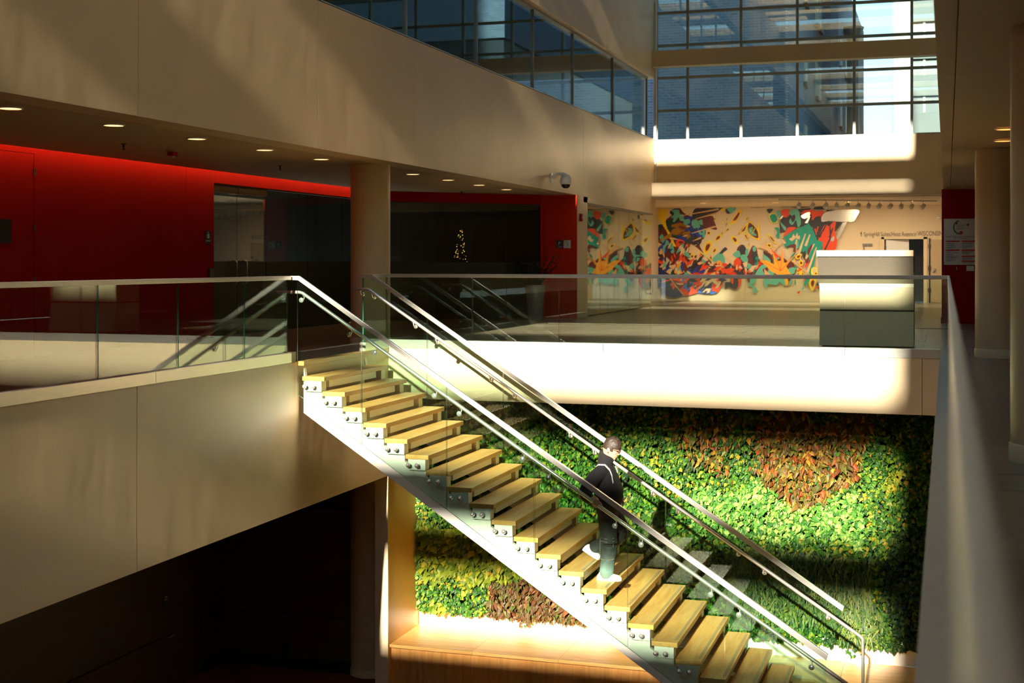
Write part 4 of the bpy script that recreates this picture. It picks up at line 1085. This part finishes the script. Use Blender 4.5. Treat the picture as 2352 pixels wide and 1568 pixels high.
# right half
sh(1,'K',[(420,380),(470,300),(560,280),(700,230),(740,300),(870,250),(880,300),(1000,285),(1050,370),(1340,380),(1250,500),(1170,560),(1150,470),(1100,420),(1020,560),(980,660),(920,480),(850,395),(720,440),(430,530)],False)
sh(1,'K',[(660,200),(880,180),(760,240)]); sh(1,'K',[(890,180),(1060,140),(1090,190),(960,195)]); sh(1,'K',[(1100,205),(1240,205),(1170,245)])
sh(1,'O',[(440,220),(550,190),(562,270),(500,312)]); sh(1,'O',[(740,260),(780,210),(890,200),(960,222),(1050,210),(1052,280),(950,300),(900,352),(880,260),(800,282)])
sh(1,'S',[(735,290),(820,240),(870,240),(850,300),(780,330)]); sh(1,'S',[(790,390),(860,280),(870,300),(830,395)],False)
sh(1,'T',[(560,250),(600,198),(690,200),(722,300),(732,400),(690,450),(660,350),(610,420),(560,370),(600,290)]); sh(1,'K',[(590,310),(640,270),(650,330),(610,380)])
sh(1,'T',[(380,230),(430,210),(440,300),(400,300)]); sh(1,'T',[(430,370),(480,420),(520,460),(500,500),(450,430)]); sh(1,'O',[(520,490),(560,450),(660,455),(600,510),(480,590)])
sh(1,'L',[(270,280),(350,252),(400,325),(385,380),(315,390)]); sh(1,'E',[(282,290),(350,260),(390,322),(378,370),(320,380)]); sh(1,'K',[(240,195),(330,190),(275,250)]); sh(1,'R',[(0,160),(120,140),(345,135),(200,165)]); sh(1,'K',[(440,130),(660,118),(880,125),(700,140)])
sh(1,'R',[(560,150),(860,150),(700,175)]); sh(1,'T',[(380,150),(500,140),(660,140),(500,165)])
sh(1,'O',[(980,672),(1000,580),(1080,420),(1150,440),(1180,400),(1250,350),(1232,480),(1252,590),(1270,640),(1220,790),(1060,790),(1050,660)])
for k,(a,c) in enumerate((((1100,420),(1000,600)),((1160,440),(1165,600)),((1170,600),(1080,780)),((960,460),(975,640)),((1200,460),(1150,600)))): ray_(1,'K',a,c,9,13)
for a,c in (((1060,520),(1010,640)),((1130,470),(1110,700)),((1220,560),(1180,770)),((940,470),(960,560)),((985,440),(965,520))): ray_(1,'O',a,c,10,6)
sh(1,'S',[(1345,385),(1410,375),(1340,530),(1270,640),(1250,590)],False); sh(1,'S',[(1170,620),(1220,580),(1215,640),(1180,655)])
sh(1,'E',[(480,590),(640,490),(850,395),(920,500),(972,640),(1052,660),(1042,785),(960,785),(900,1135),(820,1135),(880,960),(800,820),(740,800),(640,700),(500,742),(480,690),(530,680)],False)
sh(1,'T',[(650,700),(690,630),(700,720),(680,760)]); sh(1,'T',[(690,860),(720,790),(730,840),(700,880)])
sh(1,'C',[(560,620),(600,600),(625,545),(650,590),(680,530),(690,580),(720,570),(715,630),(660,605),(600,655)],False)
for a,c in (((800,545),(690,860)),((865,555),(800,720)),((670,620),(650,770)),((930,690),(800,900)),((960,740),(820,1120))): ray_(1,'C',a,c,8,20)
sh(1,'C',[(470,600),(410,540),(520,680),(480,690)],False); sh(1,'E',[(350,460),(420,470),(415,610),(370,580),(390,520)])
sh(1,'R',[(510,740),(590,700),(660,700),(650,800),(620,800),(620,730)]); sh(1,'R',[(830,780),(890,700),(895,740),(840,860)]); sh(1,'K',[(760,830),(800,790),(800,880),(770,900)])
flame(1,[(660,860),(740,840),(720,890),(680,910)]); flame(1,[(705,960),(740,925),(768,970),(735,1005)]); sh(1,'O',[(790,1000),(850,920),(850,960),(800,1035)]); sh(1,'R',[(800,930),(850,880),(840,960),(810,970)])
flame(1,[(240,690),(290,690),(310,740),(260,730)]); flame(1,[(250,550),(300,580),(360,660),(380,690),(320,650)])
sh(1,'P',[(100,740),(200,700),(210,610),(230,710),(300,760),(470,660),(380,760),(300,860),(250,790),(180,760)],False)
sh(1,'R',[(190,790),(300,840),(320,930),(230,880)]); sh(1,'K',[(200,800),(290,870),(280,890),(200,840)]); sh(1,'T',[(190,850),(240,870),(300,940),(260,962),(200,905)]); sh(1,'O',[(305,765),(340,800),(430,885),(350,880)]); sh(1,'T',[(350,890),(420,890),(400,915)])
sh(1,'R',[(60,1100),(150,1010),(220,980),(350,1060),(330,1135),(80,1135)]); sh(1,'T',[(80,1112),(150,1010),(230,980),(230,1030),(180,1060),(205,1135),(90,1135)]); sh(1,'T',[(260,1060),(340,1100),(330,1135),(270,1135)]); sh(1,'P',[(200,1045),(290,1130),(210,1135)],False)
sh(1,'R',[(520,1030),(590,940),(640,1000),(600,1075)]); sh(1,'T',[(550,1050),(640,1030),(640,1112),(570,1122)])
sh(1,'R',[(470,890),(540,940),(500,960)])
sh(1,'A',[(130,925),(250,930),(350,990),(320,790),(400,940),(440,930),(460,740),(490,960),(520,960),(660,835),(520,1010),(585,1125),(400,1135),(290,1080),(230,1010)],False)
for a in ((160,935),(330,800),(460,760),(640,850)): ray_(1,'O',(440,1080),a,4,1)
flame(1,[(675,1100),(690,1040),(705,1100)]); flame(1,[(740,1135),(760,1100),(780,1135)]); ray_(1,'P',(600,930),(860,1130),12,6)
sh(1,'L',[(890,1040),(960,1030),(980,1135),(890,1135)]); sh(1,'C',[(905,1050),(950,1040),(970,1100),(910,1130)]); flame(1,[(930,1130),(950,1090),(980,1130)])
sh(1,'S',[(1035,370),(1060,262),(1200,212),(1570,200),(1560,290),(1500,370),(1380,372),(1310,372),(1150,360)])
# below the rail, right
sh(1,'T',[(190,1210),(230,1170),(300,1205),(400,1170),(412,1250),(360,1282),(260,1268),(240,1322),(210,1300)]); sh(1,'T',[(420,1200),(490,1175),(502,1287),(430,1240)]); sh(1,'A',[(495,1180),(545,1175),(552,1280),(510,1288)],False); sh(1,'T',[(550,1282),(600,1185),(592,1262)])
sh(1,'T',[(0,1200),(60,1170),(80,1230),(20,1270)]); sh(1,'R',[(540,1170),(600,1170),(560,1230)])
sh(1,'E',[(780,1292),(790,1170),(862,1170),(830,1262)]); sh(1,'O',[(770,1170),(800,1170),(785,1240)]); flame(1,[(855,1260),(900,1180),(945,1200),(940,1270),(900,1352)]); sh(1,'N',[(955,1290),(985,1225),(1000,1362)],False); sh(1,'O',[(920,1360),(970,1290),(985,1310)]); sh(1,'O',[(680,1380),(722,1370),(700,1408)]); sh(1,'T',[(745,1360),(770,1300),(780,1330)]); sh(1,'E',[(640,1270),(650,1180),(660,1270)])
shards(0, 320, 740, 1180, 1390, 22, 'ONRKHCO', 50, 130, -.8, .6)
shards(0, 700, 1060, 1180, 1370, 16, 'NOKCCO', 50, 130, -.7, .5)
shards(0, 110, 330, 1180, 1320, 8, 'NBKG', 60, 140, -.3, .4)
mo = mur.build('mural', MM)
tag(mo, 'large abstract mural of splashes in teal, orange, blue and black on the end wall', 'mural')
# ---------------------------------------------------------------- outside the windows
def brickmat(name, c1, c2, mortar):
    m, n, b = newmat(name); t = n.nodes.new('ShaderNodeTexBrick'); t.inputs['Scale'].default_value = 1
    t.inputs['Color1'].default_value = c1; t.inputs['Color2'].default_value = c2; t.inputs['Mortar'].default_value = mortar
    t.inputs['Brick Width'].default_value = .30; t.inputs['Row Height'].default_value = .10; t.inputs['Mortar Size'].default_value = .015
    g = n.nodes.new('ShaderNodeTexCoord'); s = n.nodes.new('ShaderNodeSeparateXYZ'); a = n.nodes.new('ShaderNodeMath'); a.operation = 'ADD'; c = n.nodes.new('ShaderNodeCombineXYZ')
    link(n, g.outputs['Object'], s.inputs[0]); link(n, s.outputs['X'], a.inputs[0]); link(n, s.outputs['Y'], a.inputs[1]); link(n, a.outputs[0], c.inputs['X']); link(n, s.outputs['Z'], c.inputs['Y'])
    link(n, c.outputs[0], t.inputs['Vector']); link(n, t.outputs['Color'], b.inputs['Base Color']); b.inputs['Roughness'].default_value = .9; return m
struct('ground', box(-60, 40, YM + 1.6, 160, -.3, -.1), plain('asphalt', lin(90, 90, 92), .9), 'street outside the end windows', 'ground')
BX = -5.46
bb_ = thing('brick_building', 'dark blue-grey brick building seen through the end windows', 'building', (-15, 60, -.1))
BR = brickmat('blue_brick', lin(84, 104, 128), lin(66, 86, 112), lin(104, 120, 138)); BR2 = brickmat('grey_brick', lin(150, 156, 164), lin(128, 134, 146), lin(96, 102, 112))
box(-32, BX - .1, 50, 97, -.1, 17).build('front_wall', BR, bb_)
box(BX - .1, BX, 50.0, 64.5, -.1, 17).build('side_wall', BR2, bb_); box(BX - .1, BX, 69.2, 97, -.1, 17).build('side_wall', BR2, bb_)
box(BX - .1, BX + .35, 64.5, 69.2, -.1, 17).build('pilaster', BR, bb_)
SHD = plain('window_blind', lin(190, 190, 176), .6)
for y0, y1 in ((55.6, 56.6), (60.6, 61.5), (62.2, 63.1), (74.5, 76), (78.5, 80), (86, 88)):
    for z0 in (5.2, 8.4, 11.6):
        w = box(BX, BX + .06, y0, y1, z0, z0 + 1.5).build('window', SHD, bb_); 
        box(BX, BX + .15, y0 - .1, y1 + .1, z0 - .15, z0).build('window_sill', M['charcoal'], bb_)
MB().tube([(BX + .5, 78, -.1), (BX + .5, 78, 13.5), (BX + .5, 78, 14.2)], [.35, .35, .6], 10).build('vent_pipe', M['grey'], bb_)
ob = thing('dark_office_building', 'dark office building to the right of the end windows, seen only mirrored', 'building', (20, 60, -.1))
for i in range(7):
    box(2.5, 40, 55, 80, i * 3.6 - .1, i * 3.6 + 1.7).build('spandrel', BR, ob); box(2.6, 40, 55.2, 80, i * 3.6 + 1.7, i * 3.6 + 3.5).build('window_band', plain('dark_band', lin(40, 50, 60), .2), ob)
wt = thing('white_tower', 'sunlit white tower seen through the end windows', 'building', (-2.6, 102, -.1))
box(-3.55, -2.25, 100, 112, -.1, 42).build('shaft', plain('white_render', lin(170, 160, 150), .8), wt)
box(-3.75, -3.55, 101, 112, -.1, 42).build('shadow_edge', plain('shaded_render', lin(120, 128, 140), .8), wt)  # shade put into the colour: grey strip as the tower's shadowed edge
pk = thing('office_block', 'pale banded office block seen through the rightmost end window', 'building', (1, 95, -.1))
for i in range(9):
    z = i * 2.4
    box(-2.2, 8, 92, 110, z - .1, z + 1.25).build('spandrel', plain('pale_concrete', lin(104, 108, 106), .8), pk)
    box(-2.1, 8, 92.3, 110, z + 1.25, z + 2.3).build('window_band', plain('tinted_band', lin(60, 66, 68), .3), pk)
    for x in (-1.4, -.2, 1.0, 2.2): box(x - .06, x + .06, 92.2, 92.4, z + 1.25, z + 2.3).build('post', M['signwhite'], pk)
# ---------------------------------------------------------------- person walking down the stairs
def fuse(mb, voxel, smooth_it=2, name='body'):
    me = mb.data(name, []); o = bpy.data.objects.new('tmp', me); C.objects.link(o)
    r = o.modifiers.new('r', 'REMESH'); r.mode = 'VOXEL'; r.voxel_size = voxel; r.use_smooth_shade = True
    if smooth_it:
        s = o.modifiers.new('s', 'SMOOTH'); s.iterations = smooth_it; s.factor = .5
    dg = bpy.context.evaluated_depsgraph_get(); dg.update()
    out = bpy.data.meshes.new_from_object(o.evaluated_get(dg)); out.name = name
    bpy.data.objects.remove(o); bpy.data.meshes.remove(me)
    return out
def limb(mb, pts, rad, n=14):
    """tapered limb with rounded joints; pts resampled smoothly"""
    P = [Vector(p) for p in pts]; Q = []; R = []
    for i in range(len(P) - 1):
        p0, p1, p2, p3 = P[max(i-1, 0)], P[i], P[i+1], P[min(i+2, len(P)-1)]
        for j in range(6):
            t = j / 6
            Q.append(.5 * ((2*p1) + (-p0 + p2)*t + (2*p0 - 5*p1 + 4*p2 - p3)*t*t + (-p0 + 3*p1 - 3*p2 + p3)*t**3)); R.append(rad[i] + (rad[i+1] - rad[i]) * t)
    Q.append(P[-1]); R.append(rad[-1])
    mb.tube(Q, R, n)
    mb.ball(P[0], rad[0], 12, 8); mb.ball(P[-1], rad[-1], 12, 8)
def loft(mb, rings, n=28):
    """rings: (cx, cy, cz, rx, ry, tilt) ellipses, closed ends"""
    b0 = len(mb.v)
    for cx, cy, cz, rx, ry, tl in rings:
        for k in range(n):
            a = 2*pi*k/n; x, y = rx*cos(a), ry*sin(a)
            mb.v.append((cx + x*cos(tl), cy + y, cz - x*sin(tl)))
    for i in range(len(rings) - 1):
        for k in range(n):
            k2 = (k+1) % n; mb.f.append((b0+i*n+k, b0+i*n+k2, b0+(i+1)*n+k2, b0+(i+1)*n+k)); mb.m.append(0)
    mb.f.append(tuple(b0+k for k in range(n-1, -1, -1))); mb.m.append(0)
    q = b0 + (len(rings)-1)*n; mb.f.append(tuple(q+k for k in range(n))); mb.m.append(0)

PY = 15.60
pe = thing('person', 'person in black fleece, washed cargo jeans and white shoes descending the stairs, hand on rail', 'person', (-3.75, PY, -2.492))
SK_ = plain('skin', lin(214, 158, 126), .5, var=.04); SKH = SK_
HD = Vector((-3.745, PY, -.972)); HR = Matrix.Rotation(radians(20), 3, 'Y')
def hp(x, y, z): return HD + HR @ Vector((x, y, z))
body = MB()
body.ball(HD, (.100, .077, .108), 20, 14, HR)
body.ball(hp(.028, 0, -.045), (.070, .060, .082), 18, 12, HR)
body.ball(hp(.066, 0, -.098), (.026, .028, .022), 12, 8, HR)
body.tube([hp(.090, 0, .018), hp(.104, 0, -.008), hp(.112, 0, -.030), hp(.092, 0, -.040)], [.010, .012, .014, .012], 8)
body.ball(hp(.088, 0, .020), (.016, .048, .012), 12, 8, HR)
body.ball(hp(.090, 0, -.062), (.012, .024, .008), 10, 6, HR); body.ball(hp(.088, 0, -.075), (.012, .022, .008), 10, 6, HR)
for s in (-1, 1):
    body.ball(hp(-.012, s*.078, -.012), (.020, .008, .030), 12, 8, HR); body.ball(hp(.050, s*.045, -.030), (.030, .018, .022), 10, 8, HR)
limb(body, [hp(-.020, 0, -.06), (-3.80, PY, -1.10), (-3.82, PY, -1.20)], [.058, .056, .075])
loft(body, [(-3.82, PY, -1.17, .055, .09, 0), (-3.815, PY, -1.24, .080, .14, 0), (-3.80, PY, -1.36, .095, .15, 0), (-3.79, PY, -1.52, .09, .135, 0), (-3.79, PY, -1.68, .10, .15, 0), (-3.79, PY, -1.74, .08, .13, 0)], 20)
shR, elR, wrR = Vector((-3.84, PY - .18, -1.235)), Vector((-3.965, 15.29, -1.43)), Vector((-3.862, 15.115, -1.497))
shL, elL, wrL = Vector((-3.84, PY + .18, -1.235)), Vector((-3.84, PY + .24, -1.45)), Vector((-3.68, PY + .20, -1.58))
limb(body, [shR, elR, wrR], [.055, .042, .028]); limb(body, [shL, elL, wrL], [.055, .042, .028])
limb(body, [(-3.78, PY - .085, -1.70), (-3.745, PY - .10, -2.06), (-3.77, PY - .10, -2.40)], [.085, .06, .04])
limb(body, [(-3.79, PY + .085, -1.70), (-3.665, PY + .11, -1.965), (-4.00, PY + .12, -2.20)], [.085, .06, .04])
# right hand closed over the handrail
zr = hand_near(-3.80); pitch = math.atan2(hand_near(-3.6) - hand_near(-4.0), .4)
ax = Vector((cos(pitch), 0, sin(pitch))); upv = Vector((-sin(pitch), 0, cos(pitch))); yv = Vector((0, 1, 0))
rc = Vector((-3.80, HN, zr))
def rp(a, t, r=.034): return rc + ax * t + (upv * cos(a) - yv * sin(a)) * r
body.tube([wrR, rc + ax * -.045 + upv * .036 + yv * .012, rc + ax * -.015 + upv * .040], [.028, .032, .034], 10)
body.ball(rc + ax * -.022 + upv * .036, (.042, .038, .020), 14, 8)
for i, (t, ln) in enumerate(((.022, 2.5), (.003, 2.75), (-.016, 2.6), (-.034, 2.2))):
    pts = [rp(a, t + .004 * a, .033) for a in (.1, .6, 1.1, 1.6, 2.1, ln)]
    body.tube(pts, [.0105, .0105, .010, .0095, .009, .0075], 8)
body.tube([rc + ax * .0 + upv * .036 + yv * .02, rc + ax * .035 + upv * .034 + yv * .018, rc + ax * .062 + upv * .026 + yv * .008, rc + ax * .078 + upv * .022], [.014, .0125, .011, .008], 8)
# left hand hanging by the hip, slightly curled
for i in range(4): body.tube([wrL + Vector((.02, (i-1.5)*.018, -.03)), wrL + Vector((.035, (i-1.5)*.019, -.075)), wrL + Vector((.02, (i-1.5)*.018, -.105 - .006*(i in (1, 2))))], [.010, .0095, .007], 8)
body.tube([wrL, wrL + Vector((.02, 0, -.035))], [.028, .036], 10); body.tube([wrL + Vector((.02, -.03, -.02)), wrL + Vector((.05, -.045, -.055))], [.011, .008], 8)
bo = add('body', fuse(body, .0055, 2), pe); bo.data.materials.append(SK_)
# fleece jacket: torso, sleeves and a high collar
jk = MB()
loft(jk, [(-3.80, PY, -1.66, .130, .185, .05), (-3.79, PY, -1.63, .158, .205, .04), (-3.78, PY, -1.54, .172, .205, 0), (-3.775, PY, -1.45, .166, .20, -.03), (-3.80, PY, -1.34, .142, .195, -.05), (-3.825, PY, -1.24, .118, .185, -.05), (-3.83, PY, -1.18, .098, .140, .0), (-3.82, PY, -1.13, .092, .100, .2), (-3.805, PY, -1.085, .096, .096, .42), (-3.80, PY, -1.055, .098, .098, .45), (-3.80, PY, -1.04, .085, .085, .45)])
limb(jk, [shR + Vector((0, .04, .0)), Vector((-3.90, 15.36, -1.31)), elR + Vector((-.01, .01, -.01)), Vector((-3.93, 15.20, -1.49)), wrR + Vector((-.008, .012, .006))], [.088, .085, .082, .066, .042])
limb(jk, [shL + Vector((0, -.04, .0)), elL, wrL + Vector((-.01, 0, .02))], [.088, .082, .046])
jm = fuse(jk, .008, 3, 'jacket')
for v, nr in zip(jm.vertices, [w.normal.copy() for w in jm.vertices]):
    n_ = mnoise.noise(v.co * 9) * .006 + mnoise.noise(v.co * 3.5) * .008; v.co += nr * n_
jm.materials.append(plain('black_fleece', lin(17, 17, 19), .95, scale=160, var=.35)); add('jacket', jm, pe)
ck = MB(); loft(ck, [(-3.797, PY, -1.062, .085, .085, .45), (-3.796, PY, -1.045, .084, .084, .45)]); 
# jeans
tr_ = MB()
loft(tr_, [(-3.79, PY, -1.58, .115, .165, 0), (-3.79, PY, -1.70, .130, .185, 0), (-3.785, PY, -1.78, .115, .17, 0)], 20)
limb(tr_, [(-3.78, PY - .08, -1.72), (-3.765, PY - .095, -1.90), (-3.745, PY - .10, -2.06), (-3.76, PY - .10, -2.24), (-3.775, PY - .10, -2.405)], [.112, .106, .094, .088, .084])
limb(tr_, [(-3.79, PY + .08, -1.72), (-3.68, PY + .10, -1.87), (-3.635, PY + .11, -1.965), (-3.78, PY + .115, -2.085), (-3.965, PY + .12, -2.165)], [.112, .102, .09, .084, .078])
tm = fuse(tr_, .008, 2, 'jeans')
for v, nr in zip(tm.vertices, [w.normal.copy() for w in tm.vertices]):
    v.co += nr * (mnoise.noise(Vector((v.co.x * 8, v.co.y * 8, v.co.z * 16))) * .009)
jn, n, b = newmat('washed_denim'); v = coords(n); sp = n.nodes.new('ShaderNodeSeparateXYZ'); t = n.nodes.new('ShaderNodeTexCoord'); link(n, t.outputs['Object'], sp.inputs[0])
mr = n.nodes.new('ShaderNodeMapRange'); mr.inputs['From Min'].default_value = -2.42; mr.inputs['From Max'].default_value = -2.12; link(n, sp.outputs['Z'], mr.inputs['Value'])
nz = noise_tex(n, v, 14, 4); ad = n.nodes.new('ShaderNodeMath'); ad.operation = 'MULTIPLY_ADD'; ad.inputs[1].default_value = .5; link(n, nz.outputs['Fac'], ad.inputs[0]); 
sb_ = n.nodes.new('ShaderNodeMath'); sb_.operation = 'SUBTRACT'; sb_.inputs[1].default_value = .25; link(n, mr.outputs[0], sb_.inputs[0]); link(n, sb_.outputs[0], ad.inputs[2])
link(n, ramp(n, ad.outputs[0], [(.1, lin(120, 134, 134)), (.45, lin(82, 92, 92)), (.8, lin(52, 54, 54)), (1, lin(40, 40, 42))]), b.inputs['Base Color']); b.inputs['Roughness'].default_value = .9
tm.materials.append(jn); jo = add('jeans', tm, pe)
SE = plain('faded_seam', lin(112, 104, 92), .9)
sx = MB(); yy = PY - .10
for (za, zb, xo) in ((-2.00, -2.24, -.088), (-2.00, -2.24, .07)): sx.tube([(-3.755 + xo, yy - .052, za), (-3.757 + xo, yy - .052, zb)], .003, 5)
for z in (-1.86, -1.995, -2.03, -2.24): sx.tube([(-3.84, yy - .058, z), (-3.76, yy - .098, z - .004), (-3.675, yy - .064, z + .004)], .0035, 5)
sx.build('pocket_seam', SE, jo)
# shoes
def shoe(name, heel, toe, y, ptc):
    h, t_ = Vector(heel), Vector(toe); d = (t_ - h); L = d.length; d.normalize(); u_ = Vector((-d.z, 0, d.x))
    mb = MB(); so = MB()
    prof = [(0.0, .035, .034), (.10, .078, .040), (.30, .090, .041), (.45, .080, .043), (.62, .062, .048), (.80, .050, .050), (.93, .042, .040), (1.0, .026, .020)]
    for k, (f, hh, w) in enumerate(prof): pass
    n = 12; b0 = 0
    for f, hh, w in prof:
        for k in range(n):
            a = pi * k / (n - 1); p = h + d * (L * f) + u_ * (.016 + hh * sin(a)) + Vector((0, w * cos(a), 0)); mb.v.append((p.x, y + p.y, p.z))
    for i in range(len(prof) - 1):
        for k in range(n - 1): mb.f.append((i*n+k, i*n+k+1, (i+1)*n+k+1, (i+1)*n+k)); mb.m.append(0)
    mb.f.append(tuple(range(n))); mb.f.append(tuple((len(prof)-1)*n + k for k in range(n-1, -1, -1))); mb.m += [0, 0]
    WS = plain('white_leather', lin(236, 234, 228), .5)
    o = mb.build(name, WS, pe, smooth=True)
    out = [(-.012, .020), (.0, .040), (.3, .046), (.62, .054), (.85, .052), (.96, .038), (1.02, .012)]
    lo = []; 
    for f, w in out: lo.append((f, w))
    ring = [(f, w) for f, w in lo] + [(f, -w) for f, w in reversed(lo)]
    vs_ = []
    for hz in (0.0, .026):
        for f, w in ring: p = h + d * (L * f) + u_ * hz; vs_.append((p.x, y + w, p.z))
    m_ = len(ring); fs_ = [tuple(range(m_)), tuple(range(2*m_-1, m_-1, -1))] + [(i, m_+i, m_+(i+1) % m_, (i+1) % m_) for i in range(m_)]
    MB().mesh(vs_, fs_).build('sole', plain('shoe_sole', lin(244, 242, 238), .6), o)
shoe('shoe', (-3.885, 0, -2.491), (-3.605, 0, -2.491), PY - .10, 0)
shoe('shoe', (-4.12, 0, -2.205), (-3.925, 0, -2.308 - .085 + .08), PY + .12, 0)
# hair, glasses, earring, strap
hb = MB(); nn, kk_ = 36, 22
for i in range(kk_ + 1):
    t = pi * .57 * i / kk_
    for j in range(nn):
        a = 2*pi*j/nn; x, y, z = sin(t)*cos(a), sin(t)*sin(a), cos(t)
        front = max(0, x)
        g = 1.06 + .10 * max(0, z) + .12 * max(0, z) * front
        if z < .12 and x > .35: g = .90
        if z < -.15: g = .985
        p = Vector((x * .100 * g, y * .077 * g, z * .108 * g + (.012 if z > .3 else 0)))
        p += p.normalized() * (mnoise.noise(Vector((x * 9, y * 9, z * 9))) * .016 * max(0, z + .15))
        hb.v.append(tuple(HD + HR @ p))
for i in range(kk_):
    for j in range(nn): j2 = (j+1) % nn; hb.f.append((i*nn+j, (i+1)*nn+j, (i+1)*nn+j2, i*nn+j2)); hb.m.append(0)
hm, n, b = newmat('brown_hair'); link(n, ramp(n, noise_tex(n, coords(n, scale=(1, 1, .4)), 120, 3).outputs['Fac'], [(.3, lin(20, 14, 10)), (.7, lin(64, 47, 34))]), b.inputs['Base Color']); b.inputs['Roughness'].default_value = .6
hb.build('hair', hm, pe, smooth=True)
gm = plain('glasses_frame', lin(70, 24, 16), .3); g_ = MB()
for s in (-1, 1):
    g_.tube([hp(.106 + .018*0, s*.036 + .024*cos(q), .004 + .020*sin(q)) for q in [2*pi*i/14 for i in range(15)]], .0028, 6)
    g_.tube([hp(.104, s*.060, .010), hp(.050, s*.079, .010), hp(-.010, s*.083, .004)], .0028, 6)
g_.tube([hp(.108, -.012, .008), hp(.108, .012, .008)], .0026, 6); g_.build('glasses', gm, pe, smooth=True)
EY = MB()
for s in (-1, 1): EY.ball(hp(.083, s*.034, .003), .011, 10, 8)
EY.build('eyes', plain('eye_white', lin(60, 44, 36), .2), pe, smooth=True)
MB().ball(hp(-.005, -.088, -.042), .006, 8, 6).build('earring', M['black'], pe, smooth=True)
for s in (-1, 1):
    b = MB(); yo = PY + s * .145
    pts = [(-3.925, yo, -1.215), (-3.87, yo - s*.004, -1.155), (-3.79, yo - s*.006, -1.155), (-3.73, yo, -1.21), (-3.705, yo, -1.27), (-3.690, yo, -1.36)]
    i0 = None
    for p in pts:
        n_ = len(b.v); b.v += [(p[0], p[1] - .016, p[2]), (p[0], p[1] + .016, p[2]), (p[0] + .004, p[1] + .016, p[2] + .012), (p[0] + .004, p[1] - .016, p[2] + .012)]
        if i0 is not None:
            for k in range(4): b.f.append((i0 + k, i0 + (k+1) % 4, n_ + (k+1) % 4, n_ + k)); b.m.append(0)
        i0 = n_
    b.f.append((3, 2, 1, 0)); b.f.append((i0, i0+1, i0+2, i0+3)); b.m += [0, 0]
    b.build('backpack_strap', plain('grey_webbing', lin(196, 198, 196), .8), pe)
